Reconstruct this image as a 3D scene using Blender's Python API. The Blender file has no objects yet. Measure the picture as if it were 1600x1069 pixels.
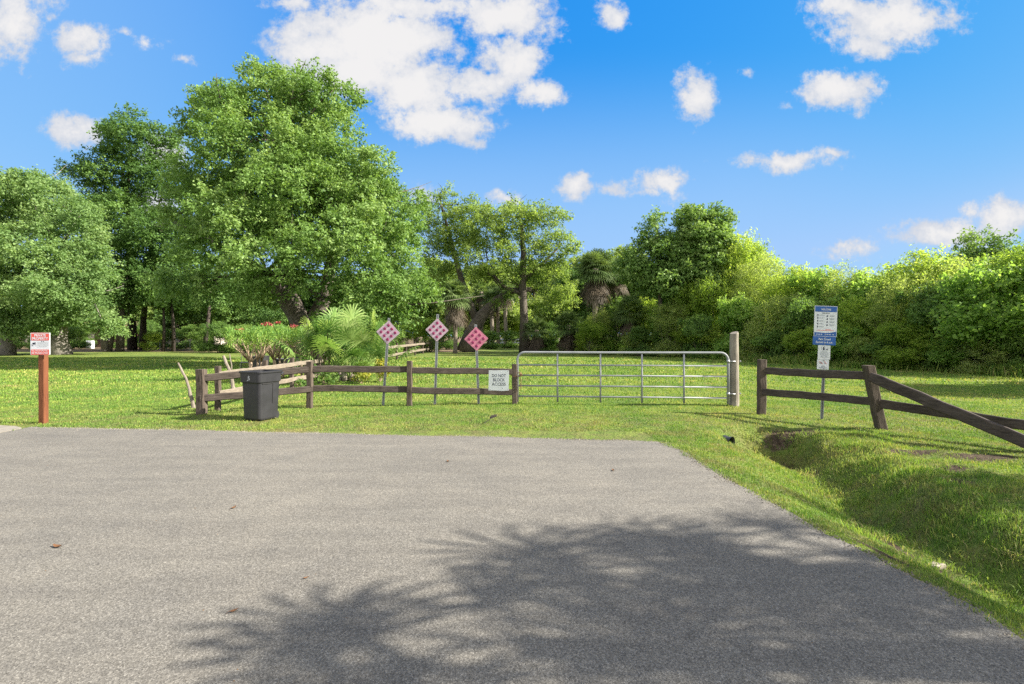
import bpy, math, random
import numpy as np
from mathutils import Vector, Matrix

SC = bpy.context.scene
COL = SC.collection
R = math.radians
PI = math.pi
random.seed(7)
rng = np.random.default_rng(7)
F, HY, CX, CAMH = 800.0, 525.0, 800.0, 1.6     # focal length in photo pixels, horizon row, centre column, eye height
SUN_EL, SUN_AZ = 33.0, -6.0                      # azimuth measured from +X towards +Y


def G(px, py, z=0.0):
    y = (CAMH - z) * F / (py - HY)
    return Vector(((px - CX) / F * y, y, z))


def P(px, py, y):
    return Vector(((px - CX) / F * y, y, CAMH + (HY - py) / F * y))


# ------------------------------------------------------------------ object helpers
def tag(o, label=None, cat=None, group=None, kind=None):
    if label: o['label'] = label
    if cat: o['category'] = cat
    if group: o['group'] = group
    if kind: o['kind'] = kind
    return o


def thing(name, label, cat, loc=(0, 0, 0), rotz=0.0, group=None):
    o = bpy.data.objects.new(name, None)
    o.empty_display_size = 0.2
    COL.objects.link(o)
    o.location = loc
    o.rotation_euler = (0, 0, rotz)
    return tag(o, label, cat, group)


def link_mesh(name, me, mat, parent=None):
    me.name = name
    if mat is not None:
        me.materials.clear()
        me.materials.append(mat)
    o = bpy.data.objects.new(name, me)
    COL.objects.link(o)
    if parent is not None:
        o.parent = parent
    return o


KIDS = {}


def np_mesh(name, co, faces_idx, sizes, tint=None, smooth=False):
    """co (N,3); faces_idx flat loop indices; sizes per face"""
    me = bpy.data.meshes.new(name)
    co = np.asarray(co, dtype=np.float32)
    faces_idx = np.asarray(faces_idx, dtype=np.int32).ravel()
    sizes = np.asarray(sizes, dtype=np.int32)
    me.vertices.add(len(co))
    me.vertices.foreach_set('co', co.ravel())
    me.loops.add(len(faces_idx))
    me.loops.foreach_set('vertex_index', faces_idx)
    me.polygons.add(len(sizes))
    starts = np.zeros(len(sizes), dtype=np.int32)
    starts[1:] = np.cumsum(sizes)[:-1]
    me.polygons.foreach_set('loop_start', starts)
    if tint is not None:
        a = me.attributes.new('tint', 'FLOAT', 'FACE')
        a.data.foreach_set('value', np.asarray(tint, dtype=np.float32))
    if smooth:
        me.polygons.foreach_set('use_smooth', np.ones(len(sizes), dtype=bool))
    else:
        me.polygons.foreach_set('use_smooth', np.zeros(len(sizes), dtype=bool))
    me.update(calc_edges=True)
    return me


class MB:
    """collects simple shapes into one mesh"""
    def __init__(self):
        self.v, self.f, self.t = [], [], []

    def add(self, vs, fs, tint=0.5):
        n = len(self.v)
        self.v.extend([tuple(p) for p in vs])
        for f in fs:
            self.f.append([i + n for i in f])
            self.t.append(tint)
        return self

    def box(self, c, s, rot=None, bev=0.0):
        x, y, z = s[0] / 2, s[1] / 2, s[2] / 2
        M = rot or Matrix.Identity(3)
        c = Vector(c)
        if bev <= 0:
            vs = [Vector((a * x, b * y, d * z)) for d in (-1, 1) for (a, b) in ((-1, -1), (1, -1), (1, 1), (-1, 1))]
            fs = [(3, 2, 1, 0), (4, 5, 6, 7), (0, 1, 5, 4), (1, 2, 6, 5), (2, 3, 7, 6), (3, 0, 4, 7)]
            return self.add([M @ p + c for p in vs], fs)
        b = bev
        ring = [(-x + b, -y), (x - b, -y), (x, -y + b), (x, y - b), (x - b, y), (-x + b, y), (-x, y - b), (-x, -y + b)]
        ring2 = [(px * (x - b) / x, py * (y - b) / y) for px, py in ring]
        vs = []
        for rr, zz in ((ring2, -z), (ring, -z + b), (ring, z - b), (ring2, z)):
            vs += [Vector((p[0], p[1], zz)) for p in rr]
        fs = [tuple(range(7, -1, -1)), tuple(range(24, 32))]
        for k in range(3):
            for i in range(8):
                j = (i + 1) % 8
                fs.append((k * 8 + i, k * 8 + j, k * 8 + 8 + j, k * 8 + 8 + i))
        return self.add([M @ p + c for p in vs], fs)

    def tube(self, pts, radii, n=8, cap=True, tint=0.5):
        pts = [Vector(p) for p in pts]
        if not hasattr(radii, '__len__'):
            radii = [radii] * len(pts)
        vs, fs = [], []
        up = None
        for i, p in enumerate(pts):
            a = pts[max(0, i - 1)]
            b = pts[min(len(pts) - 1, i + 1)]
            d = (b - a).normalized()
            if up is None:
                up = Vector((0, 0, 1)) if abs(d.z) < 0.9 else Vector((1, 0, 0))
            u = d.cross(up).normalized()
            w = u.cross(d).normalized()
            up = w
            for k in range(n):
                t = 2 * PI * k / n
                vs.append(p + (u * math.cos(t) + w * math.sin(t)) * radii[i])
        for i in range(len(pts) - 1):
            for k in range(n):
                k2 = (k + 1) % n
                fs.append((i * n + k, i * n + k2, i * n + n + k2, i * n + n + k))
        if cap:
            fs.append(tuple(range(n - 1, -1, -1)))
            m = (len(pts) - 1) * n
            fs.append(tuple(range(m, m + n)))
        return self.add(vs, fs, tint)

    def beam(self, p0, p1, w, h, seg=10, jit=0.0, bev=0.012, r=None, side=None, ends=1.0):
        """rough sawn timber from p0 to p1: w across, h in the up direction"""
        r = r or random
        p0, p1 = Vector(p0), Vector(p1)
        d = (p1 - p0).normalized()
        if side is None:
            ref = Vector((0, 0, 1)) if abs(d.z) < 0.9 else Vector((0, 1, 0))
            side = d.cross(ref).normalized()
        else:
            side = Vector(side).normalized()
        up = side.cross(d).normalized()
        vs, fs = [], []
        ox = oy = 0.0
        for i in range(seg + 1):
            t = i / seg
            c = p0.lerp(p1, t)
            ox = ox * 0.7 + r.uniform(-jit, jit)
            oy = oy * 0.7 + r.uniform(-jit, jit)
            ww = w / 2 * (1 + r.uniform(-jit, jit) * 5)
            hh = h / 2 * (1 + r.uniform(-jit, jit) * 5)
            if i in (0, seg):
                ww *= ends
                hh *= ends
            prof = [(-ww + bev, -hh), (ww - bev, -hh), (ww, -hh + bev), (ww, hh - bev), (ww - bev, hh), (-ww + bev, hh), (-ww, hh - bev), (-ww, -hh + bev)]
            for (a, b) in prof:
                vs.append(c + side * (a + ox) + up * (b + oy))
        for i in range(seg):
            for k in range(8):
                k2 = (k + 1) % 8
                fs.append((i * 8 + k, i * 8 + k2, i * 8 + 8 + k2, i * 8 + 8 + k))
        fs.append(tuple(range(7, -1, -1)))
        m = seg * 8
        fs.append(tuple(range(m, m + 8)))
        return self.add(vs, fs)

    def build(self, name, mat, parent=None, smooth=False, off=None):
        v = np.array(self.v, dtype=np.float32)
        if off is not None:
            v = v - np.array(off, dtype=np.float32)
        idx = [i for f in self.f for i in f]
        me = np_mesh(name, v, idx, [len(f) for f in self.f], self.t, smooth)
        return link_mesh(name, me, mat, parent)


def children(o):
    return [c for c in bpy.data.objects if c.parent is o]


PART_CACHE = {}


def dup(root, loc, rotz=0.0, scale=1.0, label=None, group=None, cat=None):
    """copy of a thing with copies of its parts and their sub-parts"""
    if root.name not in PART_CACHE:
        PART_CACHE[root.name] = [(c, children(c)) for c in children(root)]
    r = root.copy()
    COL.objects.link(r)
    r.location = loc
    r.rotation_euler = (0, 0, rotz)
    r.scale = scale if hasattr(scale, '__len__') else (scale,) * 3
    tag(r, label, cat, group)
    for ch, subs in PART_CACHE[root.name]:
        c = ch.copy()
        COL.objects.link(c)
        c.parent = r
        for s in subs:
            d = s.copy()
            COL.objects.link(d)
            d.parent = c
    return r


# ------------------------------------------------------------------ materials
def new_mat(name):
    m = bpy.data.materials.new(name)
    m.use_nodes = True
    nt = m.node_tree
    for n in list(nt.nodes):
        nt.nodes.remove(n)
    out = nt.nodes.new('ShaderNodeOutputMaterial')
    return m, nt, out


def N(nt, kind, **kw):
    n = nt.nodes.new(kind)
    for k, v in kw.items():
        setattr(n, k, v)
    return n


def ramp(nt, fac, stops):
    r = N(nt, 'ShaderNodeValToRGB')
    els = r.color_ramp.elements
    while len(els) < len(stops):
        els.new(0.5)
    for e, (p, c) in zip(els, stops):
        e.position = p
        e.color = (c[0], c[1], c[2], 1)
    nt.links.new(fac, r.inputs[0])
    return r.outputs[0]


def noise(nt, vec, scale, detail=4.0, rough=0.55):
    n = N(nt, 'ShaderNodeTexNoise')
    n.inputs['Scale'].default_value = scale
    n.inputs['Detail'].default_value = detail
    n.inputs['Roughness'].default_value = rough
    if vec is not None:
        nt.links.new(vec, n.inputs['Vector'])
    return n.outputs['Fac']


def math_n(nt, op, a, b=None, c=None, clamp=False):
    n = N(nt, 'ShaderNodeMath', operation=op, use_clamp=clamp)
    for i, v in enumerate((a, b, c)):
        if v is None: continue
        if isinstance(v, (int, float)):
            n.inputs[i].default_value = v
        else:
            nt.links.new(v, n.inputs[i])
    return n.outputs[0]


def mixc(nt, fac, a, b, blend='MIX'):
    n = N(nt, 'ShaderNodeMix', data_type='RGBA', blend_type=blend)
    for sock, v in ((n.inputs[0], fac), (n.inputs[6], a), (n.inputs[7], b)):
        if isinstance(v, (int, float)):
            sock.default_value = v
        elif isinstance(v, (tuple, list)):
            sock.default_value = (v[0], v[1], v[2], 1)
        else:
            nt.links.new(v, sock)
    return n.outputs[2]


def smooth(nt, v, lo, hi):
    n = N(nt, 'ShaderNodeMapRange', interpolation_type='SMOOTHSTEP')
    nt.links.new(v, n.inputs[0])
    n.inputs[1].default_value = lo
    n.inputs[2].default_value = hi
    return n.outputs[0]


def surf(nt, out, color, rough=0.7, spec=0.3, metal=0.0, bump=None, bdist=0.01, bstr=0.5):
    p = N(nt, 'ShaderNodeBsdfPrincipled')
    if isinstance(color, (tuple, list)):
        p.inputs['Base Color'].default_value = (*color[:3], 1)
    else:
        nt.links.new(color, p.inputs['Base Color'])
    if isinstance(rough, (int, float)):
        p.inputs['Roughness'].default_value = rough
    else:
        nt.links.new(rough, p.inputs['Roughness'])
    p.inputs['Specular IOR Level'].default_value = spec
    p.inputs['Metallic'].default_value = metal
    if bump is not None:
        b = N(nt, 'ShaderNodeBump')
        b.inputs['Distance'].default_value = bdist
        b.inputs['Strength'].default_value = bstr
        nt.links.new(bump, b.inputs['Height'])
        nt.links.new(b.outputs[0], p.inputs['Normal'])
    nt.links.new(p.outputs[0], out.inputs[0])
    return p


def simple_mat(name, c, rough=0.6, spec=0.3, metal=0.0, var=0.15, scale=6.0, bstr=0.0):
    m, nt, out = new_mat(name)
    tc = N(nt, 'ShaderNodeTexCoord')
    f = noise(nt, tc.outputs['Object'], scale, 5)
    lo = tuple(x * (1 - var) for x in c)
    hi = tuple(min(1, x * (1 + var)) for x in c)
    col = ramp(nt, f, [(0.3, lo), (0.7, hi)])
    surf(nt, out, col, rough, spec, metal, f if bstr > 0 else None, 0.01, bstr)
    return m


def leaf_mat(name, cols, transl=0.35, tcol=None, rough=0.55, spec=0.18):
    m, nt, out = new_mat(name)
    a = N(nt, 'ShaderNodeAttribute', attribute_name='tint')
    oi = N(nt, 'ShaderNodeObjectInfo')
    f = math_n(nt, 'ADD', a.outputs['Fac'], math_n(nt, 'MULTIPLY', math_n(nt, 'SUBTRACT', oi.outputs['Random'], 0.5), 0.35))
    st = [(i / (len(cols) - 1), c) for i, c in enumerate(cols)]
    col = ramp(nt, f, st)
    p = N(nt, 'ShaderNodeBsdfPrincipled')
    nt.links.new(col, p.inputs['Base Color'])
    p.inputs['Roughness'].default_value = rough
    p.inputs['Specular IOR Level'].default_value = spec
    t = N(nt, 'ShaderNodeBsdfTranslucent')
    tc = mixc(nt, 1.0, col, tcol or (1.35, 1.35, 0.75), 'MULTIPLY')
    nt.links.new(tc, t.inputs[0])
    mx = N(nt, 'ShaderNodeMixShader')
    mx.inputs[0].default_value = transl
    nt.links.new(p.outputs[0], mx.inputs[1])
    nt.links.new(t.outputs[0], mx.inputs[2])
    nt.links.new(mx.outputs[0], out.inputs[0])
    return m


def wood_mat(name, dark, light, scale=9.0, stretch=(1, 1, 0.12)):
    """weathered timber: streaks along the local length axis"""
    m, nt, out = new_mat(name)
    tc = N(nt, 'ShaderNodeTexCoord')
    mp = N(nt, 'ShaderNodeMapping')
    mp.inputs['Scale'].default_value = stretch
    nt.links.new(tc.outputs['Object'], mp.inputs[0])
    f1 = noise(nt, mp.outputs[0], scale * 4, 6, 0.7)
    f2 = noise(nt, tc.outputs['Object'], 2.5, 4)
    f = math_n(nt, 'ADD', math_n(nt, 'MULTIPLY', f1, 0.7), math_n(nt, 'MULTIPLY', f2, 0.4))
    mid = tuple((a + b) / 2 for a, b in zip(dark, light))
    col = ramp(nt, f, [(0.35, dark), (0.55, mid), (0.75, light)])
    crack = smooth(nt, noise(nt, mp.outputs[0], scale * 11, 2), 0.6, 0.72)
    col = mixc(nt, math_n(nt, 'MULTIPLY', crack, 0.6), col, tuple(x * 0.35 for x in dark))
    surf(nt, out, col, 0.85, 0.15, 0, f1, 0.012, 0.8)
    return m


def bark_mat(name, dark, light, scale=3.0):
    m, nt, out = new_mat(name)
    tc = N(nt, 'ShaderNodeTexCoord')
    mp = N(nt, 'ShaderNodeMapping')
    mp.inputs['Scale'].default_value = (1, 1, 0.35)
    nt.links.new(tc.outputs['Object'], mp.inputs[0])
    f1 = noise(nt, mp.outputs[0], scale * 3, 6, 0.7)
    f2 = noise(nt, tc.outputs['Object'], scale * 0.4, 3)
    f = math_n(nt, 'ADD', math_n(nt, 'MULTIPLY', f1, 0.65), math_n(nt, 'MULTIPLY', f2, 0.4))
    col = ramp(nt, f, [(0.35, dark), (0.72, light)])
    surf(nt, out, col, 0.9, 0.1, 0, f1, 0.05, 0.9)
    return m


M = {}
M['oak'] = leaf_mat('oak_leaf', [(.036, .08, .020), (.10, .185, .042), (.165, .27, .070), (.26, .36, .125)], .38)
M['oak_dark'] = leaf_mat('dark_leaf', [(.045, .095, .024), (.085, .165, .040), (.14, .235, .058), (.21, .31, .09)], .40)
M['oak_pale'] = leaf_mat('pale_leaf', [(.08, .145, .045), (.14, .235, .075), (.21, .31, .11), (.29, .38, .17)], .45)
M['olive'] = leaf_mat('olive_leaf', [(.09, .15, .035), (.17, .25, .06), (.26, .34, .09), (.34, .41, .15)], .56)
M['shrub'] = leaf_mat('shrub_leaf', [(.10, .17, .03), (.20, .30, .048), (.30, .40, .072), (.41, .49, .12)], .60)
M['willow'] = leaf_mat('willow_leaf', [(.14, .19, .055), (.23, .30, .085), (.32, .39, .125), (.41, .47, .19)], .60)
M['bush_green'] = leaf_mat('bush_leaf', [(.08, .155, .032), (.15, .27, .055), (.23, .36, .08), (.32, .44, .13)], .60)
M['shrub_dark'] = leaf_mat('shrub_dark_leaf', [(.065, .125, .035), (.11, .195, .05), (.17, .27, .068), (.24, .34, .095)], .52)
M['far'] = leaf_mat('far_leaf', [(.09, .14, .035), (.155, .23, .06), (.23, .31, .085), (.30, .37, .13)], .52)
M['palm'] = leaf_mat('palm_leaf', [(.055, .09, .028), (.085, .14, .04), (.125, .185, .06), (.18, .25, .09)], .34)
M['palm_dead'] = leaf_mat('dead_palm_leaf', [(.05, .04, .03), (.085, .068, .048), (.12, .098, .07), (.16, .13, .095)], .2, (1.2, 1.1, .8))
M['palmetto'] = leaf_mat('palmetto_leaf', [(.06, .13, .03), (.14, .24, .06), (.24, .34, .10), (.39, .45, .20)], .40)
M['oleander'] = leaf_mat('oleander_leaf', [(.10, .21, .05), (.19, .32, .07), (.32, .40, .10), (.42, .32, .12)], .45)
M['flower'] = leaf_mat('red_flower', [(.26, .035, .04), (.36, .06, .065), (.42, .11, .11), (.42, .19, .14)], .3, (1.2, 1, 1))
M['croton'] = leaf_mat('yellow_leaf', [(.12, .18, .03), (.22, .25, .035), (.32, .29, .035), (.38, .30, .04)], .4)
M['weed'] = leaf_mat('weed_blade', [(.05, .105, .02), (.10, .19, .03), (.17, .27, .045), (.25, .31, .075), (.36, .32, .15)], .38)
M['bark'] = bark_mat('oak_bark', (.035, .028, .022), (.17, .15, .125))
M['bark_pale'] = bark_mat('pale_bark', (.09, .08, .07), (.34, .31, .27))
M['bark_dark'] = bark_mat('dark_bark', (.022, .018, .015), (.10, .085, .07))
M['palm_trunk'] = bark_mat('palm_trunk_bark', (.10, .085, .065), (.27, .235, .19), 4)
M['twig'] = simple_mat('oleander_stem', (.36, .27, .19), .8, .1, 0, .35, 8)
M['fence'] = wood_mat('weathered_rail', (.024, .019, .016), (.098, .080, .067), 9, (.15, .15, 1))
M['fence_post'] = wood_mat('weathered_post', (.032, .025, .019), (.125, .10, .08), 9)
M['fence_pale'] = wood_mat('pale_rail', (.10, .082, .062), (.25, .21, .165), 9, (1, .15, 1))
M['gate_post'] = wood_mat('grey_post', (.12, .105, .085), (.31, .28, .23), 8)
M['deadwood'] = wood_mat('bleached_stick', (.08, .065, .052), (.26, .225, .185), 8)
M['brown_paint'] = wood_mat('brown_painted_post', (.105, .038, .018), (.16, .062, .030), 6)
M['galv'] = simple_mat('galvanised_tube', (.22, .232, .24), .6, .25, .1, .12, 5)
M['galv_dull'] = simple_mat('dull_steel_post', (.27, .28, .285), .45, .5, .6, .22, 9)
M['rust'] = simple_mat('rusty_steel', (.16, .09, .055), .7, .3, .3, .4, 12)
M['bin'] = simple_mat('black_bin_plastic', (.021, .021, .024), .42, .4, 0, .25, 4)
M['rubber'] = simple_mat('black_rubber', (.02, .02, .02), .8, .3, 0, .2, 8)
M['white_sign'] = simple_mat('white_sign_face', (.56, .585, .61), .4, .4, 0, .06, 5)
M['ink'] = simple_mat('dark_sign_ink', (.022, .03, .055), .5, .3, 0, .1, 5)
M['red_ink'] = simple_mat('red_sign_ink', (.60, .085, .06), .5, .3, 0, .1, 6)
M['blue_ink'] = simple_mat('blue_sign_ink', (.018, .085, .30), .4, .4, 0, .12, 6)
M['grey_ink'] = simple_mat('grey_sign_ink', (.25, .28, .30), .5, .3, 0, .15, 9)
M['pink_sign'] = simple_mat('faded_pink_sign', (.43, .315, .375), .42, .4, 0, .10, 5)
M['pink_red_sign'] = simple_mat('faded_red_sign', (.47, .16, .23), .42, .4, 0, .28, 3.5)
M['dot'] = simple_mat('red_reflector', (.20, .028, .085), .55, .2, 0, .2, 30)
M['concrete'] = simple_mat('pale_concrete', (.46, .43, .38), .85, .2, 0, .14, 4, .2)
M['roof'] = simple_mat('brown_roof', (.20, .12, .08), .8, .2, 0, .2, 2)
M['stucco'] = simple_mat('brown_wall', (.08, .048, .034), .85, .2, 0, .2, 1)
M['cream'] = simple_mat('cream_wall', (.40, .36, .30), .8, .2, 0, .1, 1)
M['dark_glass'] = simple_mat('dark_window', (.03, .035, .04), .15, .5, 0, .2, 2)
M['black'] = simple_mat('black_metal', (.025, .025, .027), .5, .4, 0, .2, 5)
M['dry_leaf'] = simple_mat('dry_leaf', (.13, .065, .03), .7, .2, 0, .4, 9)
M['rubble'] = simple_mat('rubble_stone', (.30, .265, .21), .9, .1, 0, .25, 9, .4)
M['pipe'] = simple_mat('black_corrugated_pipe', (.022, .024, .028), .5, .4, 0, .25, 9)

# ------------------------------------------------------------------ ground shape
EDGE_PX = [(46, 668), (200, 670.5), (400, 675), (560, 679), (700, 682), (850, 685.5), (980, 688.5), (1030, 691.5), (1062, 704), (1110, 733),
           (1200, 786), (1290, 832), (1370, 869), (1450, 911), (1530, 959), (1600, 1002), (1760, 1098)]
edge_pts = [(G(a, b).x, G(a, b).y) for a, b in EDGE_PX]
XL = edge_pts[0][0]
road_poly = edge_pts + [(2.75, 0.0), (2.9, -9.0), (XL - .5, -9.0)]


def poly_sd(x, y, poly):
    """signed distance, negative inside"""
    x = np.asarray(x, float); y = np.asarray(y, float)
    d = np.full(x.shape, 1e9)
    inside = np.zeros(x.shape, bool)
    n = len(poly)
    for i in range(n):
        ax, ay = poly[i]; bx, by = poly[(i + 1) % n]
        ex, ey = bx - ax, by - ay
        t = np.clip(((x - ax) * ex + (y - ay) * ey) / (ex * ex + ey * ey), 0, 1)
        d = np.minimum(d, np.hypot(x - ax - t * ex, y - ay - t * ey))
        c = ((ay > y) != (by > y)) & (x < (bx - ax) * (y - ay) / (by - ay + 1e-12) + ax)
        inside ^= c
    return np.where(inside, -d, d)


def sstep(v, a, b):
    t = np.clip((v - a) / (b - a), 0, 1)
    return t * t * (3 - 2 * t)


def ditch_x(y):
    return 4.0 + 0.22 * np.sin(y * 0.9 + 0.3) + 0.05 * (y - 5)


def ground_h(x, y, road=True):
    x = np.asarray(x, float); y = np.asarray(y, float)
    z = 0.012 * np.sin(x * 1.7 + y * .6) * np.sin(y * 1.3 - x * .4) + 0.008 * np.sin(x * 4.1 + 1.3) * np.sin(y * 3.7 + .4)
    near = sstep(np.hypot(x, y), 60, 6)
    z = z * near
    d = x - ditch_x(y)
    w = np.where(d < 0, 0.70, 0.46 + .10 * np.sin(y * 2.1))
    z = z - 0.42 * np.exp(-(d / w) ** 2) * (1 - sstep(y, 7.9, 9.0)) * (1 + .12 * np.sin(y * 2.3))
    # crumbled soil pocket beside the pipe mouth
    z = z - 0.34 * np.exp(-(((x - 4.12) / .58) ** 2 + ((y - 8.22) / .55) ** 2) ** 2) - .12 * np.exp(-(((x - 4.65) / .5) ** 2 + ((y - 8.6) / .25) ** 2))
    z = z + .05 * np.exp(-(((x - 4.25) / .6) ** 2 + ((y - 8.45) / .4) ** 2)) * np.sin(x * 17 + 2 * np.sin(y * 13)) * np.sin(y * 19 + x * 5)
    # tussocky far bank
    bank = np.exp(-((x - 5.2) / 1.0) ** 2) * (1 - sstep(y, 7.8, 9.2))
    z = z + bank * 0.035 * (np.sin(x * 6.3 + y * 2.1) * np.sin(y * 5.3 - x * 1.7))
    if road:
        sd = poly_sd(x, y, road_poly)
        z = np.where(sd < .35, z * sstep(sd, -.1, .35), z)
        z = z - 0.05 * sstep(-sd, 0.02, 0.22)
    return z


def gz(x, y):
    return float(ground_h(np.array([x]), np.array([y]))[0])


def dirt_mask(x, y):
    """where bare soil shows (0..1) - used for the grass blades; the ground material has the same spots"""
    m = np.zeros(np.shape(x))
    for (cx, cy, rx, ry) in SOIL:
        m = np.maximum(m, np.exp(-(((x - cx) / rx) ** 2 + ((y - cy) / ry) ** 2)))
    return m


SOIL = [(4.15, 8.30, .42, .34), (4.75, 8.75, .5, .15), (3.8, 8.3, .2, .28), (4.3, 7.5, .16, .25), (3.50, 4.75, .10, .45), (3.55, 4.2, .10, .3), (2.80, 3.9, .07, .35), (6.25, 6.75, .6, .2), (5.5, 7.05, .5, .12), (4.9, 5.6, .18, .14), (5.3, 6.2, .2, .12)]

# ground sheet: fine near the camera, coarse to the horizon
def axis(parts):
    out = []
    for a, b, s in parts:
        n = max(1, int(round((b - a) / s)))
        out += list(np.linspace(a, b, n, endpoint=False))
    out.append(parts[-1][1])
    return np.array(out)


gx = axis([(-2500, -300, 300), (-300, -60, 20), (-60, -14, 2.0), (-14, 1.6, .5), (1.6, 8, .08), (8, 14, .4), (14, 60, 2.0), (60, 300, 20), (300, 2500, 300)])
gy = axis([(-300, -20, 40), (-20, 1.8, 2.0), (1.8, 10.6, .08), (10.6, 20, .4), (20, 60, 2.0), (60, 300, 20), (300, 3000, 300)])
XX, YY = np.meshgrid(gx, gy)
ZZ = ground_h(XX, YY)
co = np.stack([XX.ravel(), YY.ravel(), ZZ.ravel()], 1)
nx, ny = len(gx), len(gy)
ii = (np.arange(ny - 1)[:, None] * nx + np.arange(nx - 1)[None, :]).ravel()
fi = np.stack([ii, ii + 1, ii + nx + 1, ii + nx], 1)


def grass_color(nt, pos):
    """lawn colour by place in metres; shared by soil sheet and blades"""
    n1 = noise(nt, pos, 0.30, 5, .6)
    n2 = noise(nt, pos, 1.5, 6, .7)
    n3 = noise(nt, pos, 8.0, 3, .6)
    f = math_n(nt, 'ADD', math_n(nt, 'MULTIPLY', n1, .40), math_n(nt, 'ADD', math_n(nt, 'MULTIPLY', n2, .40), math_n(nt, 'MULTIPLY', n3, .20)))
    c = ramp(nt, f, [(.38, (.075, .18, .022)), (.46, (.13, .245, .034)), (.53, (.205, .30, .048)), (.60, (.29, .33, .07)), (.68, (.33, .29, .10))])
    dry = smooth(nt, noise(nt, pos, 0.42, 7, .72), .55, .72)
    c = mixc(nt, math_n(nt, 'MULTIPLY', dry, .65), c, (.34, .265, .12))
    brown = smooth(nt, noise(nt, pos, 1.1, 6, .75), .57, .70)
    c = mixc(nt, math_n(nt, 'MULTIPLY', brown, .55), c, (.20, .145, .075))
    sp_ = N(nt, 'ShaderNodeSeparateXYZ')
    nt.links.new(pos, sp_.inputs[0])
    strip = math_n(nt, 'MULTIPLY', math_n(nt, 'SUBTRACT', 1.0, smooth(nt, sp_.outputs[1], 9.6, 12.0)), smooth(nt, noise(nt, pos, 2.2, 6, .7), .42, .60))
    c = mixc(nt, math_n(nt, 'MULTIPLY', strip, .5), c, (.19, .17, .075))
    return c


def soil_fac(nt, pos):
    acc = None
    for (cx, cy, rx, ry) in SOIL:
        s = N(nt, 'ShaderNodeVectorMath', operation='SUBTRACT')
        nt.links.new(pos, s.inputs[0]); s.inputs[1].default_value = (cx, cy, 0)
        q = N(nt, 'ShaderNodeVectorMath', operation='MULTIPLY')
        nt.links.new(s.outputs[0], q.inputs[0]); q.inputs[1].default_value = (1 / rx, 1 / ry, 0)
        l = N(nt, 'ShaderNodeVectorMath', operation='LENGTH')
        nt.links.new(q.outputs[0], l.inputs[0])
        v = math_n(nt, 'SUBTRACT', 1.45, l.outputs['Value'])
        acc = v if acc is None else math_n(nt, 'MAXIMUM', acc, v)
    return acc


m, nt, out = new_mat('lawn_ground')
geo = N(nt, 'ShaderNodeNewGeometry')
pos = geo.outputs['Position']
gc = grass_color(nt, pos)
gc = mixc(nt, .5, gc, (.085, .07, .035))
fine = noise(nt, pos, 38, 4, .7)
gc = mixc(nt, 1.0, gc, ramp(nt, fine, [(.3, (.55, .55, .55)), (.7, (1.25, 1.25, 1.25))]), 'MULTIPLY')
sep = N(nt, 'ShaderNodeSeparateXYZ')
nt.links.new(pos, sep.inputs[0])
wob = math_n(nt, 'MULTIPLY', math_n(nt, 'SUBTRACT', noise(nt, pos, .25, 4), .5), 10.0)
litter = smooth(nt, math_n(nt, 'ADD', sep.outputs[1], wob), 49.0, 53.0)     # leaf litter under the far trees
leftside = smooth(nt, math_n(nt, 'MULTIPLY', sep.outputs[0], -1.0), 2.0, 7.0)
soilc = ramp(nt, noise(nt, pos, 14, 6, .7), [(.35, (.020, .015, .010)), (.55, (.07, .052, .035)), (.72, (.17, .135, .09))])
sf = smooth(nt, math_n(nt, 'ADD', soil_fac(nt, pos), math_n(nt, 'MULTIPLY', math_n(nt, 'SUBTRACT', noise(nt, pos, 7, 5, .7), .5), 1.2)), .25, .75)
gc = mixc(nt, sf, gc, soilc)
lit = math_n(nt, 'MULTIPLY', litter, leftside)
gc = mixc(nt, math_n(nt, 'MULTIPLY', lit, .85), gc, ramp(nt, noise(nt, pos, 5, 5, .7), [(.3, (.09, .06, .045)), (.7, (.22, .15, .11))]))
bumpv = math_n(nt, 'ADD', noise(nt, pos, 22, 4, .7), math_n(nt, 'MULTIPLY', noise(nt, pos, 3.0, 4, .6), 2.0))
surf(nt, out, gc, .95, .1, 0, bumpv, .05, .9)
M['ground'] = m
o = link_mesh('ground', np_mesh('ground', co, fi, np.full(len(fi), 4), None, True), m)
tag(o, kind='structure')

# asphalt
m, nt, out = new_mat('asphalt')
geo = N(nt, 'ShaderNodeNewGeometry')
pos = geo.outputs['Position']
agg = N(nt, 'ShaderNodeTexVoronoi')
agg.inputs['Scale'].default_value = 210
nt.links.new(pos, agg.inputs['Vector'])
sepc = N(nt, 'ShaderNodeSeparateColor')
nt.links.new(agg.outputs['Color'], sepc.inputs[0])
agg2 = N(nt, 'ShaderNodeTexVoronoi')
agg2.inputs['Scale'].default_value = 115
nt.links.new(pos, agg2.inputs['Vector'])
sepc2 = N(nt, 'ShaderNodeSeparateColor')
nt.links.new(agg2.outputs['Color'], sepc2.inputs[0])
speck = math_n(nt, 'ADD', math_n(nt, 'MULTIPLY', sepc.outputs[0], .55), math_n(nt, 'MULTIPLY', sepc2.outputs[1], .45))
col = ramp(nt, speck, [(.08, (.062, .058, .050)), (.35, (.110, .103, .090)), (.65, (.150, .141, .123)), (.95, (.255, .24, .21))])
big = noise(nt, pos, .5, 5, .6)
mid = noise(nt, pos, 2.6, 5, .65)
tone = math_n(nt, 'ADD', math_n(nt, 'MULTIPLY', big, .6), math_n(nt, 'MULTIPLY', mid, .4))
col = mixc(nt, 1.0, col, ramp(nt, tone, [(.35, (.84, .85, .87)), (.65, (1.10, 1.09, 1.07))]), 'MULTIPLY')
mp = N(nt, 'ShaderNodeMapping')
mp.inputs['Scale'].default_value = (.5, 3.0, 1)
mp.inputs['Rotation'].default_value = (0, 0, .12)
nt.links.new(pos, mp.inputs[0])
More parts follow.
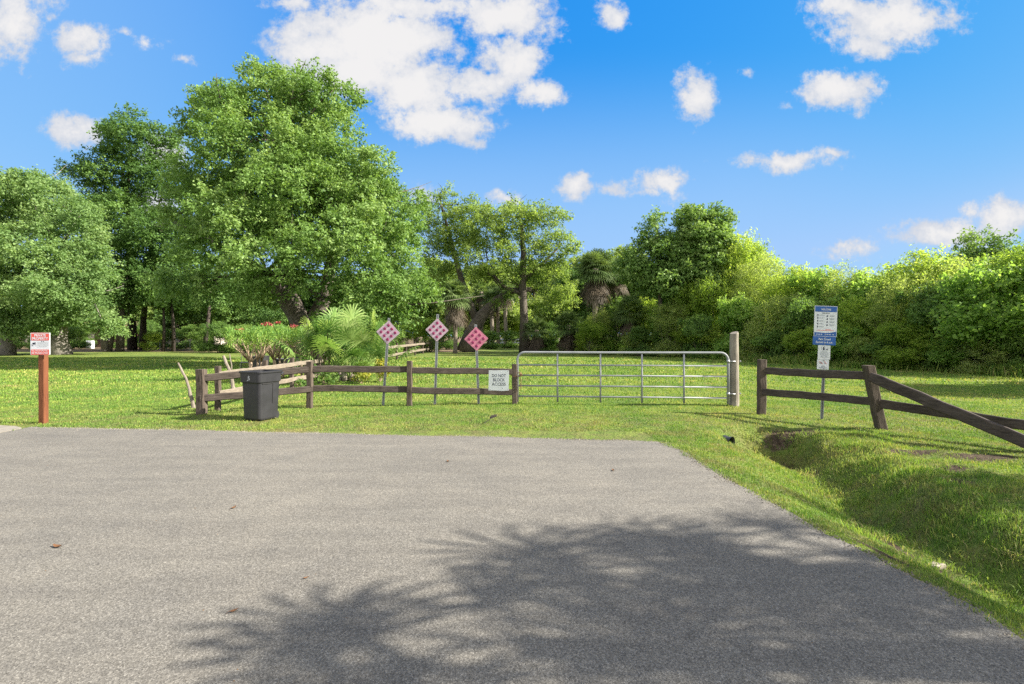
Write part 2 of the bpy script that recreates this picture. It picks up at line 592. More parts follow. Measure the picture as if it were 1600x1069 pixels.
streak = noise(nt, mp.outputs[0], 1.3, 4, .6)
col = mixc(nt, 1.0, col, ramp(nt, streak, [(.38, (.93, .93, .93)), (.6, (1.06, 1.06, 1.05))]), 'MULTIPLY')
stain = smooth(nt, noise(nt, pos, 1.3, 3, .5), .70, .80)
col = mixc(nt, math_n(nt, 'MULTIPLY', stain, .35), col, (.10, .095, .09))
pits = smooth(nt, sepc2.outputs[2], .90, .97)
col = mixc(nt, math_n(nt, 'MULTIPLY', pits, .55), col, (.05, .048, .046))
bv = math_n(nt, 'ADD', agg.outputs['Distance'], math_n(nt, 'MULTIPLY', agg2.outputs['Distance'], .6))
surf(nt, out, col, .9, .2, 0, bv, .002, .45)
M['asphalt'] = m
rp = random.Random(3)
fine_edge = []
for i in range(len(edge_pts) - 1):
    a, b = edge_pts[i], edge_pts[i + 1]
    L = math.hypot(b[0] - a[0], b[1] - a[1])
    n = max(1, int(L / .07))
    for k in range(n):
        t = k / n
        fine_edge.append((a[0] + (b[0] - a[0]) * t + rp.uniform(-.014, .014), a[1] + (b[1] - a[1]) * t + rp.uniform(-.016, .016)))
fine_edge.append(edge_pts[-1])
# soften the wobble into longer waves too
fine_edge = [(x + .034 * math.sin(i * .21) + .016 * math.sin(i * .63), y + .034 * math.sin(i * .17 + 1) + .012 * math.sin(i * .71)) for i, (x, y) in enumerate(fine_edge)]
ring = fine_edge + [(2.75, 0.0), (2.9, -9.0), (XL, -9.0)]
mb = MB()
nr = len(ring)
vs = [(x, y, .004) for x, y in ring] + [(x, y, -.06) for x, y in ring]
fs = [tuple(range(nr - 1, -1, -1))] + [(i, (i + 1) % nr, nr + (i + 1) % nr, nr + i) for i in range(nr)]
mb.add(vs, fs)
o = mb.build('road', M['asphalt'])
tag(o, kind='structure')

# pale concrete walk that meets the asphalt on the left
mb = MB()
c = MB()
ya = 9.28
cpts = [(XL - .004, -9), (XL - .004, 8.72), (XL - .05, 8.86), (-8.75, 9.02), (-9.3, 9.14), (-14, 9.3), (-30, 9.4), (-30, -9)]
nr = len(cpts)
mb.add([(x, y, .014) for x, y in cpts] + [(x, y, -.08) for x, y in cpts], [tuple(range(nr - 1, -1, -1)) if False else tuple(range(nr))] + [(i, (i + 1) % nr, nr + (i + 1) % nr, nr + i) for i in range(nr)])
m, nt, out = new_mat('walk_concrete')
geo = N(nt, 'ShaderNodeNewGeometry')
pos = geo.outputs['Position']
sep = N(nt, 'ShaderNodeSeparateXYZ'); nt.links.new(pos, sep.inputs[0])
jj = math_n(nt, 'PINGPONG', math_n(nt, 'ADD', sep.outputs[1], .9), .75)
joint = math_n(nt, 'LESS_THAN', jj, .02)
col = ramp(nt, noise(nt, pos, 5, 5), [(.3, (.17, .155, .13)), (.7, (.24, .22, .185))])
col = mixc(nt, joint, col, (.15, .13, .11))
surf(nt, out, col, .85, .2, 0, noise(nt, pos, 60, 3), .003, .4)
o = mb.build('pavement', m)
tag(o, kind='structure')

# ------------------------------------------------------------------ grass blades
def blades(xy, z, length, width, tint, lean=.45):
    n = len(xy)
    ang = rng.uniform(0, 2 * PI, n)
    dx, dy = np.cos(ang), np.sin(ang)
    la = rng.uniform(0, 2 * PI, n)
    lx, ly = np.cos(la), np.sin(la)
    ln = rng.uniform(.15, 1, n) * lean
    b = np.stack([xy[:, 0], xy[:, 1], z - .005], 1)
    w = np.stack([dx, dy, np.zeros(n)], 1) * (width / 2)[:, None]
    m1 = b + np.stack([lx * ln * length * .35, ly * ln * length * .35, length * .6], 1)
    tip = b + np.stack([lx * ln * length * 1.1, ly * ln * length * 1.1, length * (1 - .35 * ln)], 1)
    co = np.stack([b - w, b + w, m1 + w * .75, m1 - w * .75, tip], 1).reshape(-1, 3)
    base = np.arange(n) * 5
    f = np.stack([base, base + 1, base + 2, base + 3, base + 3, base + 2, base + 4], 1)
    sizes = np.tile([4, 3], n)
    return co, f, sizes, np.repeat(tint, 2)


def scatter(x0, x1, y0, y1, dens, keep):
    n = int((x1 - x0) * (y1 - y0) * dens)
    x = rng.uniform(x0, x1, n); y = rng.uniform(y0, y1, n)
    k = keep(x, y)
    return np.stack([x[k], y[k]], 1)


def frustum(x, y, mgn=1.12):
    return (np.abs(x) < y * mgn + .8)


def lawn_keep(x, y):
    sd = poly_sd(x, y, road_poly)
    creep = .05 * np.sin(x * 4.3 + 2 * np.sin(y * 3.1)) * np.sin(y * 5.2 + x * 1.7) + .03 * np.sin(x * 13 + y * 11)
    k = frustum(x, y) & (sd > creep + rng.uniform(-.06, .06, x.shape)) & ~((x < XL - .02) & (y < 9.18))
    k &= rng.uniform(0, 1, x.shape) > dirt_mask(x, y) * 1.25
    return k


parts = []
def add_blades(x0, x1, y0, y1, dens, lmin, lmax, wid, tall=None):
    xy = scatter(x0, x1, y0, y1, dens, lawn_keep)
    n = len(xy)
    L = rng.uniform(lmin, lmax, n)
    clump = .5 + .5 * np.sin(xy[:, 0] * 5.1 + 1.7 * np.sin(xy[:, 1] * 3.3)) * np.sin(xy[:, 1] * 4.3 + 1.3 * np.sin(xy[:, 0] * 2.7))
    L = L * (.7 + .6 * clump)
    if tall is not None:
        L = L * tall(xy[:, 0], xy[:, 1])
    z = ground_h(xy[:, 0], xy[:, 1])
    W = wid * rng.uniform(.6, 1.3, n)
    t = np.clip(rng.normal(.47, .27, n), 0, 1)
    parts.append(blades(xy, z, L, W, t))


add_blades(2.2, 5.2, 2.2, 5.2, 5200, .016, .040, .0052, lambda x, y: 1 + .8 * np.exp(-((x - 4.35) / .5) ** 2))
add_blades(2.2, 9.5, 5.2, 8.6, 2900, .02, .046, .007, lambda x, y: 1 + .7 * np.exp(-((x - 4.7) / .6) ** 2))
add_blades(-15, 15, 8.6, 12.5, 1050, .022, .046, .010)
add_blades(-20, 20, 12.5, 17, 360, .03, .055, .018)
add_blades(-29, 29, 17, 25, 110, .045, .075, .034)
add_blades(-44, 44, 25, 38, 36, .05, .085, .065)
cs, fs_, ss, ts = [], [], [], []
off = 0
for c_, f_, s_, t_ in parts:
    cs.append(c_); fs_.append((f_ + off).ravel()); ss.append(s_); ts.append(t_)
    off += len(c_)
m, nt, out = new_mat('grass_blade')
geo = N(nt, 'ShaderNodeNewGeometry')
a = N(nt, 'ShaderNodeAttribute', attribute_name='tint')
gc = grass_color(nt, geo.outputs['Position'])
gc = mixc(nt, 1.0, gc, ramp(nt, a.outputs['Fac'], [(0, (.40, .52, .5)), (.45, (.85, .88, .95)), (.70, (1.12, 1.06, 1.15)), (.84, (1.45, 1.18, 1.5)), (1, (2.0, 1.3, 2.4))]), 'MULTIPLY')
p = N(nt, 'ShaderNodeBsdfPrincipled')
nt.links.new(gc, p.inputs['Base Color'])
p.inputs['Roughness'].default_value = .5
p.inputs['Specular IOR Level'].default_value = .25
t = N(nt, 'ShaderNodeBsdfTranslucent')
nt.links.new(mixc(nt, 1.0, gc, (1.35, 1.3, .7), 'MULTIPLY'), t.inputs[0])
mx = N(nt, 'ShaderNodeMixShader'); mx.inputs[0].default_value = .34
nt.links.new(p.outputs[0], mx.inputs[1]); nt.links.new(t.outputs[0], mx.inputs[2])
nt.links.new(mx.outputs[0], out.inputs[0])
o = link_mesh('lawn_grass', np_mesh('lawn_grass', np.concatenate(cs), np.concatenate(fs_), np.concatenate(ss), np.concatenate(ts)), m)
tag(o, 'short bright green mown grass covering the lawn and verge', 'grass', kind='stuff')

# taller weeds in the ditch
def weed_patch(spots, lmin, lmax, wid, lean=.8):
    xy = np.concatenate([np.stack([rng.normal(cx, sx, n), rng.normal(cy, sy, n)], 1) for cx, cy, sx, sy, n in spots])
    k = poly_sd(xy[:, 0], xy[:, 1], road_poly) > .1
    xy = xy[k]
    n = len(xy)
    return blades(xy, ground_h(xy[:, 0], xy[:, 1]), rng.uniform(lmin, lmax, n), wid * rng.uniform(.6, 1.4, n), rng.uniform(.0, 1.0, n), lean)


def tufts(n, seed):
    r = np.random.default_rng(seed)
    cy = r.uniform(2.6, 9.0, n)
    cx = ditch_x(cy) + r.normal(.35, .55, n)
    k = poly_sd(cx, cy, road_poly) > .25
    cx, cy = cx[k], cy[k]
    big = r.uniform(0, 1, len(cx)) ** 2.2
    nb = (14 + 40 * big).astype(int)
    i = np.repeat(np.arange(len(cx)), nb)
    sp = (.025 + .05 * big)[i]
    xy = np.stack([cx[i] + r.normal(0, 1, len(i)) * sp, cy[i] + r.normal(0, 1, len(i)) * sp], 1)
    L = (.03 + .075 * big)[i] * r.uniform(.5, 1.25, len(i))
    ct = r.uniform(0, 1, len(cx))
    tint = np.clip(ct[i] * .6 + r.uniform(0, .4, len(i)), 0, 1)
    return blades(xy, ground_h(xy[:, 0], xy[:, 1]), L, r.uniform(.005, .010, len(i)), tint, 1.0)


c_, f_, s_, t_ = tufts(620, 21)
o = link_mesh('ditch_weeds', np_mesh('ditch_weeds', c_, f_, s_, t_), M['weed'])
tag(o, 'taller darker grass and weeds growing along the drainage ditch', 'grass', kind='stuff')

# crumbs of asphalt and grit along the pavement edge, and fine plant litter on it
def crumbs(xy, z, size, flat, seed):
    r = np.random.default_rng(seed)
    n = len(xy)
    b = np.stack([xy[:, 0], xy[:, 1], z], 1)
    a0 = r.uniform(0, 2 * PI, n)
    vs = []
    for k in range(4):
        a = a0 + k * PI / 2 + r.uniform(-.4, .4, n)
        q = size * r.uniform(.6, 1.1, n)
        vs.append(b + np.stack([np.cos(a) * q, np.sin(a) * q, -.003 + 0 * a], 1))
    vs.append(b + np.stack([0 * a0, 0 * a0, size * flat * r.uniform(.6, 1.2, n)], 1))
    co = np.stack(vs, 1).reshape(-1, 3)
    i = np.arange(n) * 5
    f = np.stack([i, i + 1, i + 4, i + 1, i + 2, i + 4, i + 2, i + 3, i + 4, i + 3, i, i + 4], 1)
    return co, f, np.full(n * 4, 3), np.repeat(r.uniform(0, 1, n), 4)


fe = np.array(fine_edge)
k_ = rng.integers(0, len(fe), 5200)
gxy = fe[k_] + rng.normal(0, .05, (5200, 2))
gxy = gxy[(gxy[:, 1] > 2.0)]
insd = poly_sd(gxy[:, 0], gxy[:, 1], road_poly)
zz_ = np.where(insd < 0, .004, ground_h(gxy[:, 0], gxy[:, 1]))
c_, f_, s_, t_ = crumbs(gxy, zz_, rng.uniform(.003, .015, len(gxy)), .8, 4)
o = link_mesh('edge_grit', np_mesh('edge_grit', c_, f_, s_, t_), simple_mat('grit', (.17, .155, .13), .9, .1, 0, .5, 40))
tag(o, 'loose grit and crumbled asphalt along the pavement edge', 'grit', kind='stuff')
lx = rng.uniform(-8, 2.6, 700); ly = rng.uniform(2.2, 9, 700)
kk = (poly_sd(lx, ly, road_poly) < -.05) & (rng.uniform(0, 1, 700) < .25 + .75 * np.exp(-((poly_sd(lx, ly, road_poly) + .1) / .5) ** 2))
lxy = np.stack([lx[kk], ly[kk]], 1)
c_, f_, s_, t_ = crumbs(lxy, np.full(len(lxy), .004), rng.uniform(.004, .014, len(lxy)), .25, 5)
o = link_mesh('plant_litter', np_mesh('plant_litter', c_, f_, s_, t_), simple_mat('litter', (.11, .065, .03), .8, .1, 0, .5, 30))
tag(o, 'fine dry leaf crumbs scattered on the asphalt', 'litter', kind='stuff')

# ------------------------------------------------------------------ foliage builders
def unit(v):
    return v / (np.linalg.norm(v, axis=1, keepdims=True) + 1e-9)


def leaf_quads(pos, nrm, L, asp, droop, tint, r):
    n = len(pos)
    t = r.normal(size=(n, 3))
    t[:, 2] -= droop
    t = unit(t - nrm * np.sum(t * nrm, 1, keepdims=True))
    s = np.cross(nrm, t)
    hl = (L / 2)[:, None]
    hw = (L * asp / 2)[:, None]
    co = np.stack([pos - t * hl, pos + s * hw - t * hl * .1, pos + t * hl, pos - s * hw - t * hl * .1], 1).reshape(-1, 3)
    f = np.arange(n * 4)
    return co, f, np.full(n, 4), tint


def crown_leaves(blobs, nclump, nleaf, rc, L, asp, seed, fill=.35, flat=.75, droop=.4, low=-.7, edge=.0, hole=-.34, space=0.0, core=0.0, sprays=0, slen=.8, swid=.16):
    """blobs: rows (x,y,z,rx,ry,rz). clumps of leaves through each blob, denser to its outside"""
    r = np.random.default_rng(seed)
    B = np.array(blobs, float)
    area = (B[:, 3] * B[:, 4] + B[:, 3] * B[:, 5] + B[:, 4] * B[:, 5])
    w = area / area.sum()
    bi = r.choice(len(B), nclump, p=w)
    d = unit(r.normal(size=(nclump, 3)))
    bad = d[:, 2] < low
    d[bad, 2] *= -1
    rad = 1 - fill * r.uniform(0, 1, nclump) ** 1.3 + edge * np.abs(r.normal(0, 1, nclump))
    # uneven outline
    lump = .10 * np.sin(d[:, 0] * 5 + bi) * np.sin(d[:, 2] * 6 + bi * 2) + .06 * np.sin(d[:, 1] * 9 + d[:, 0] * 7)
    RB = np.maximum(B[:, 3:6] - (.75 * rc + .2 * slen if sprays else 0), B[:, 3:6] * .35)
    cc = B[bi, :3] + d * (rad + lump)[:, None] * RB[bi]
    # drop clumps buried deep in another blob
    deep = np.zeros(nclump, bool)
    sc1 = 2.2 / max(1.0, rc)
    holes = (np.sin(cc[:, 0] * sc1 + 1.3 * np.sin(cc[:, 2] * sc1 * .7 + seed)) + np.sin(cc[:, 1] * sc1 * .9 + seed * 1.7) + np.sin(cc[:, 2] * sc1 * 1.1 + 1.2 * np.sin(cc[:, 0] * sc1 * .6))) / 3
    deep |= holes < hole
    for k in range(len(B)):
        q = (cc - B[k, :3]) / B[k, 3:6]
        deep |= (np.sum(q * q, 1) < .30) & (bi != k)
    cc, d, bi = cc[~deep], d[~deep], bi[~deep]
    if space > 0:                                   # keep the leaf masses apart so that dark gaps stay between them
        kept = []
        lim = (space * rc) ** 2
        for i in range(len(cc)):
            if not kept or np.min(np.sum((cc[kept] - cc[i]) ** 2, 1)) > lim:
                kept.append(i)
        cc, d, bi = cc[kept], d[kept], bi[kept]
    nc = len(cc)
    if sprays:                                      # leafy twigs that stick out of every leaf mass
        cr = rc * r.uniform(.7, 1.3, nc)
        ct = r.uniform(0, 1, nc)
        ns = np.maximum(4, (sprays * (cr / rc) ** 2).astype(int))
        si = np.repeat(np.arange(nc), ns)
        m_ = len(si)
        sdir = unit(r.normal(size=(m_, 3)) + d[si] * .7 + np.array([0, 0, .15]))
        sc_ = cc[si] + sdir * (cr[si] * r.uniform(.35, 1.0, m_) ** .6)[:, None] * np.array([1, 1, flat])
        ax_ = unit(sdir + r.normal(size=(m_, 3)) * .55 + np.array([0, 0, .12 - droop * .3]))
        sl = slen * r.uniform(.55, 1.3, m_)
        stt = r.uniform(0, 1, m_)
        li = np.repeat(np.arange(m_), r.poisson(nleaf, m_) + 2)
        n = len(li)
        tpos = r.uniform(-.5, .5, n)
        lat = r.normal(size=(n, 3)) * (swid * (1.1 - np.abs(tpos + .1)))[:, None] * np.array([1, 1, .6])
        pos = sc_[li] + ax_[li] * (tpos * sl[li])[:, None] + lat
        nrm = unit(sdir[li] * .35 + np.array([0, 0, .55]) + r.normal(size=(n, 3)) * .6)
        tint = np.clip(ct[si][li] * .32 + stt[li] * .30 + r.uniform(0, 1, n) * .30 + .14 * (tpos + .5), 0, 1)
        Ls = L * r.uniform(.5, 1.55, n)
        if core > 0:
            k_ = int(n * core)
            bj = r.choice(len(B), k_, p=w)
            pj = B[bj, :3] + unit(r.normal(size=(k_, 3))) * (r.uniform(0, 1, (k_, 1)) ** .5 * .72) * B[bj, 3:6]
            pos = np.concatenate([pos, pj]); nrm = np.concatenate([nrm, unit(r.normal(size=(k_, 3)))])
            tint = np.concatenate([tint, r.uniform(0, .4, k_)]); Ls = np.concatenate([Ls, L * r.uniform(.9, 1.8, k_)])  # inner leaves tinted dark, painting shade into the gaps of the crown
        return leaf_quads(pos, nrm, Ls, asp, droop, tint, r), cc
    cr = rc * r.uniform(.6, 1.35, nc)
    ct = r.uniform(0, 1, nc)
    per = r.poisson(nleaf, nc) + 3
    ci = np.repeat(np.arange(nc), per)
    n = len(ci)
    dd = unit(r.normal(size=(n, 3)))
    rr = r.uniform(0, 1, n) ** .55
    off_ = dd * rr[:, None] * cr[ci][:, None]
    off_[:, 2] *= flat
    pos = cc[ci] + off_
    nrm = unit(dd * .75 + d[ci] * .4 + np.array([0, 0, .35]) + r.normal(size=(n, 3)) * .5)
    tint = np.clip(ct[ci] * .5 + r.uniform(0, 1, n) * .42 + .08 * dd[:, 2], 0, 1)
    Ls = L * r.uniform(.65, 1.3, n)
    if core > 0:
        m_ = int(n * core)
        bj = r.choice(len(B), m_, p=w)
        dj = unit(r.normal(size=(m_, 3)))
        pj = B[bj, :3] + dj * (r.uniform(0, 1, (m_, 1)) ** .5 * .78) * B[bj, 3:6]
        pos = np.concatenate([pos, pj]); nrm = np.concatenate([nrm, unit(r.normal(size=(m_, 3)))])
        tint = np.concatenate([tint, r.uniform(0, .45, m_)]); Ls = np.concatenate([Ls, L * r.uniform(.8, 1.6, m_)])  # darker tint on inner leaves paints in the crown's inner shade
    return leaf_quads(pos, nrm, Ls, asp, droop, tint, r), cc


def curve_pts(a, b, sag, n, r, wob):
    a, b = Vector(a), Vector(b)
    out_ = []
    for i in range(n + 1):
        t = i / n
        p = a.lerp(b, t) + Vector((0, 0, sag * 4 * t * (1 - t)))
        if 0 < i < n:
            p += Vector((r.uniform(-wob, wob), r.uniform(-wob, wob), r.uniform(-wob, wob)))
        out_.append(p)
    return out_


def branches(mb, root, targets, r0, r, n=6, wob=.25, sag=.0, sides=6, twigs=0):
    for t in targets:
        L = (Vector(t) - Vector(root)).length
        rr = r0 * r.uniform(.6, 1.0)
        pts = curve_pts(root, t, sag * L, n, r, wob)
        mb.tube(pts, [rr * (1 - .82 * i / n) for i in range(n + 1)], sides)
        for _ in range(twigs):
            k = r.randint(n // 2, n)
            e = pts[k] + Vector((r.gauss(0, 1), r.gauss(0, 1), r.gauss(.3, .8))) * L * .22
            mb.tube(curve_pts(pts[k], e, 0, 3, r, wob * .4), [rr * .28, rr * .2, rr * .13, rr * .05], 5)


def make_tree(name, label, cat, base, trunks, blobs, lm, bm, nclump, nleaf, rc, L, asp=.55, seed=1, group=None, limb_r=.16, fill=.35, flat=.75, low=-.7, droop=.4, edge=0.0, nlimb=None, twigs=2, fork=None, hole=-.34, space=0.0, core=0.0, sprays=0, slen=.8, swid=.16):
    """trunks: list of (points, radii) in world; blobs in world"""
    b = Vector(base)
    t = thing(name, label, cat, b, 0, group)
    r = random.Random(seed)
    mb = MB()
    for pts, rad in trunks:
        mb.tube([Vector(p) - b for p in pts], rad, 10)
    bl = [(x - b.x, y - b.y, z - b.z, rx, ry, rz) for x, y, z, rx, ry, rz in blobs]
    forks = [Vector(p[-1]) - b for p, _ in trunks]
    tg = list(bl)
    r.shuffle(tg)
    for q in tg[:nlimb] if nlimb else tg:
        f = min(forks, key=lambda s: (s - Vector(q[:3])).length)
        branches(mb, f, [(q[0] + r.uniform(-.3, .3) * q[3], q[1] + r.uniform(-.3, .3) * q[4], q[2] + .3 * q[5])], limb_r, r, 6, .18, .05, 6, twigs)
    mb.build('trunk', bm, t, True)
    (c_, f_, s_, t_), cc = crown_leaves(bl, nclump, nleaf, rc, L, asp, seed, fill, flat, droop, low, edge, hole, space, core, sprays, slen, swid)
    link_mesh('crown', np_mesh('crown', c_, f_, s_, t_), lm, t)
    return t


def PB(px, py, y, rpx, rpy=None, ry=None):
    """ellipsoid from where it stands in the view, at distance y metres"""
    q = P(px, py, y)
    rx = rpx / F * y
    rz = (rpy if rpy else rpx) / F * y
    return (q.x, q.y, q.z, rx, ry if ry else rx, rz)


# ------------------------------------------------------------------ trees on the left
Y = 30.0
oak_blobs = [
    PB(425, 150, Y, 60, 42), PB(480, 165, Y - 0.8, 62, 55), PB(345, 190, Y - 1.5, 68, 58), PB(520, 240, Y - 1.5, 60, 60), PB(410, 240, Y - 3.0, 85, 70),
    PB(330, 270, Y - 2.2, 60, 55), PB(470, 310, Y - 3.8, 85, 70), PB(575, 300, Y - 1.5, 55, 60), PB(375, 345, Y - 4.5, 80, 62), PB(545, 375, Y - 3.8, 80, 65),
    PB(620, 360, Y - 1.5, 48, 60), PB(630, 430, Y - 3.0, 52, 62), PB(450, 405, Y - 5.2, 75, 50), PB(345, 400, Y - 5.2, 62, 48), PB(575, 455, Y - 4.5, 68, 52),
    PB(510, 445, Y - 4.5, 62, 48), PB(640, 490, Y - 3.0, 40, 42), PB(300, 455, Y - 3.0, 58, 36), PB(380, 450, Y - 4.5, 50, 34), PB(560, 505, Y - 3.0, 70, 32),
    PB(440, 190, Y + 2.2, 90, 70), PB(500, 330, Y + 3.0, 120, 90), PB(380, 330, Y + 2.2, 95, 80), PB(600, 270, Y, 34, 36), PB(655, 330, Y - 0.8, 26, 34), PB(520, 150, Y, 40, 30)]
oak_blobs = [(x, y, z, a_ * 1.13, b_ * 1.13, c_ * 1.13) for x, y, z, a_, b_, c_ in oak_blobs]
tb = P(488, 556, Y); tb.z = 0
oak_tr = [([tb, P(478, 520, Y), P(462, 488, Y), P(438, 455, Y - .5), P(415, 430, Y - 1)], [.9, .66, .56, .48, .39]),
          ([P(478, 522, Y), P(505, 470, Y + .6), P(520, 400, Y + .5), P(500, 320, Y)], [.46, .42, .32, .2]),
          ([P(470, 500, Y), P(445, 430, Y + 1), P(440, 330, Y), P(445, 240, Y)], [.46, .38, .3, .17]),
          ([P(415, 430, Y - 1), P(370, 400, Y - 1.5), P(320, 370, Y), P(270, 345, Y + 2)], [.37, .28, .2, .12])]
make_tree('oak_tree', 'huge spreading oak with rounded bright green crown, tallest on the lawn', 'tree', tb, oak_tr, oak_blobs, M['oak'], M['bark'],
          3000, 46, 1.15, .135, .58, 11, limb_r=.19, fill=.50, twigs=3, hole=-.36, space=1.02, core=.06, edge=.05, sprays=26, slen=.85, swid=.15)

Y = 57.0
b2 = [PB(215, 225, Y, 55, 48), PB(165, 270, Y, 52, 45), PB(235, 280, Y + 1, 50, 36), PB(190, 340, Y - 1, 70, 42), PB(140, 320, Y, 38, 40), PB(270, 300, Y + 2, 42, 24), PB(255, 375, Y - 1, 72, 46),
      PB(200, 400, Y - 1, 62, 40), PB(290, 430, Y - 1, 66, 40), PB(330, 470, Y, 70, 38), PB(225, 450, Y, 60, 34), PB(185, 215, Y + 1, 28, 30), PB(395, 490, Y + 2, 60, 32), PB(180, 440, Y, 40, 36)]
b2 = [(x, y, z, a_ * 1.14, b_ * 1.14, c_ * 1.14) for x, y, z, a_, b_, c_ in b2]
ta = P(207, 548, Y); ta.z = 0
tc_ = P(223, 548, Y); tc_.z = 0
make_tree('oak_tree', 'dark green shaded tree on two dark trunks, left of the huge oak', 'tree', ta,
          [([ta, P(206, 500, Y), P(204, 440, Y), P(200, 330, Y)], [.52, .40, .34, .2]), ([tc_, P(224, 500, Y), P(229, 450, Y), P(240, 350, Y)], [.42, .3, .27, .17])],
          b2, M['oak_dark'], M['bark_dark'], 2200, 44, 1.75, .21, .58, 12, limb_r=.2, fill=.5, edge=.05, hole=-.36, space=1.0, core=.08, sprays=26, slen=1.3, swid=.24)  # dark leaf colour puts the shade into this crown

Y = 45.0
b1 = [PB(60, 300, Y, 70, 38), PB(10, 330, Y, 70, 60), PB(110, 350, Y - 1, 60, 50), PB(55, 390, Y - 3, 80, 55), PB(135, 420, Y - 2, 48, 55), PB(0, 430, Y - 3, 70, 50), PB(80, 455, Y - 4, 70, 42),
      PB(145, 470, Y - 2, 36, 32), PB(20, 490, Y - 3, 60, 26), PB(-60, 350, Y, 80, 80), PB(-70, 450, Y - 2, 70, 60), PB(100, 495, Y - 2, 66, 24), PB(35, 508, Y - 3, 46, 16), PB(150, 505, Y - 1, 34, 18), PB(-10, 505, Y - 3, 40, 20), PB(45, 290, Y + 2, 40, 24)]
tl = P(92, 548, Y - 1); tl.z = 0
tl2 = P(11, 548, Y - 2); tl2.z = 0
tl3 = P(160, 548, Y); tl3.z = 0
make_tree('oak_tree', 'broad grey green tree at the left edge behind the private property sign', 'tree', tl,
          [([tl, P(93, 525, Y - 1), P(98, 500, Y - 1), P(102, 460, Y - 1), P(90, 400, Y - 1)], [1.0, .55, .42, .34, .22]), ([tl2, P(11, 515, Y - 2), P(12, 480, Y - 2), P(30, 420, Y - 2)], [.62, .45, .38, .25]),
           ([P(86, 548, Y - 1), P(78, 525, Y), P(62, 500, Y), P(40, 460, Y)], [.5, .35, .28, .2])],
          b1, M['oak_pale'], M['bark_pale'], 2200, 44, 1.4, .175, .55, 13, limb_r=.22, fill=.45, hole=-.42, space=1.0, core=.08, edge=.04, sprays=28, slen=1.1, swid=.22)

# slim trunks in the shade between the left trees
for (px, py, top, lean, rad, mt, lab) in [
        (165, 549, 470, -12, .30, 'bark_pale', 'leaning pale trunked young tree in shade beside the brown house'),
        (172, 549, 485, 6, .16, 'bark', 'thin crooked young tree in front of the brown house end'),
        (187, 549, 450, 2, .33, 'bark', 'straight grey trunked young tree left of the two dark trunks'),
        (255, 548, 470, 0, .14, 'bark_dark', 'thin dark young tree right of the two dark trunks'),
        (271, 548, 465, -3, .16, 'bark_dark', 'thin dark young tree beside the wire fence'),
        (318, 548, 470, 10, .2, 'bark_dark', 'dark young tree at the right end of the wire fence')]:
    yy = 52.0
    q = P(px, py, yy); q.z = 0
    e = P(px + lean, top, yy)
    make_tree('young_tree', lab, 'tree', q, [([q, q.lerp(e, .4) + Vector((.1, 0, 0)), e], [rad * 1.25, rad, rad * .7])],
              [PB(px + lean, top - 12, yy, 32, 22), PB(px + lean - 16, top + 4, yy, 22, 15), PB(px + lean + 14, top + 2, yy, 24, 16)], M['oak_dark'], M[mt], 60, 100, .8, .24, .55, 50 + px, limb_r=rad * .5)

# ------------------------------------------------------------------ centre trees
Y = 50.0
c5 = [PB(815, 320, Y, 26, 26), PB(800, 350, Y, 42, 28), PB(850, 345, Y, 36, 26), PB(760, 365, Y, 40, 32), PB(870, 385, Y - 1, 34, 26), PB(820, 390, Y - 1, 42, 26), PB(735, 400, Y - 1, 32, 26),
      PB(780, 425, Y - 1, 40, 26), PB(850, 425, Y, 40, 24), PB(885, 420, Y, 22, 20), PB(870, 470, Y + 1, 34, 30), PB(740, 345, Y + 1, 34, 26), PB(790, 470, Y, 26, 16)]
c5 = [(x, y, z, a_ * 1.12, b_ * 1.12, c_ * 1.15) for x, y, z, a_, b_, c_ in c5]
t5 = P(820, 550, Y); t5.z = 0
make_tree('oak_tree', 'tall open crowned tree with a straight dark trunk behind the gate', 'tree', t5,
          [([t5, P(819, 500, Y), P(816, 440, Y), P(818, 395, Y), P(812, 340, Y)], [.62, .42, .36, .28, .12]),
           ([P(817, 460, Y), P(790, 450, Y - .5), P(760, 420, Y - .5)], [.25, .2, .1]), ([P(817, 440, Y), P(850, 410, Y), P(875, 385, Y)], [.22, .16, .08])],
          c5, M['olive'], M['bark'], 1500, 24, .95, .18, .55, 14, limb_r=.14, fill=.7, edge=.12, nlimb=9, space=.85, sprays=12, slen=1.05, swid=.2, hole=-.16)
Y = 53.0
c4 = [PB(685, 300, Y, 24, 26), PB(665, 330, Y, 26, 24), PB(700, 335, Y, 28, 22), PB(720, 375, Y, 34, 28), PB(690, 390, Y - 1, 34, 30), PB(675, 350, Y, 26, 24), PB(740, 330, Y, 26, 22), PB(700, 430, Y, 30, 24), PB(755, 440, Y, 30, 20)]
c4 = [(x, y, z, a_ * 1.12, b_ * 1.12, c_ * 1.2) for x, y, z, a_, b_, c_ in c4]
t4 = P(730, 550, Y - 2); t4.z = 0
make_tree('oak_tree', 'thin crowned oak with a thick trunk leaning right beside the palm', 'tree', t4,
          [([t4, P(736, 522, Y - 2), P(752, 494, Y - 2), P(775, 470, Y - 2), P(800, 455, Y - 2), P(830, 452, Y - 2)], [1.15, .72, .6, .45, .36, .22]),
           ([P(745, 505, Y - 2), P(722, 440, Y - 1), P(705, 380, Y), P(690, 320, Y)], [.4, .32, .22, .1])],
          c4, M['olive'], M['bark'], 1100, 22, .9, .18, .55, 15, limb_r=.12, fill=.8, edge=.14, space=.85, sprays=11, slen=1.05, swid=.2, hole=-.16)

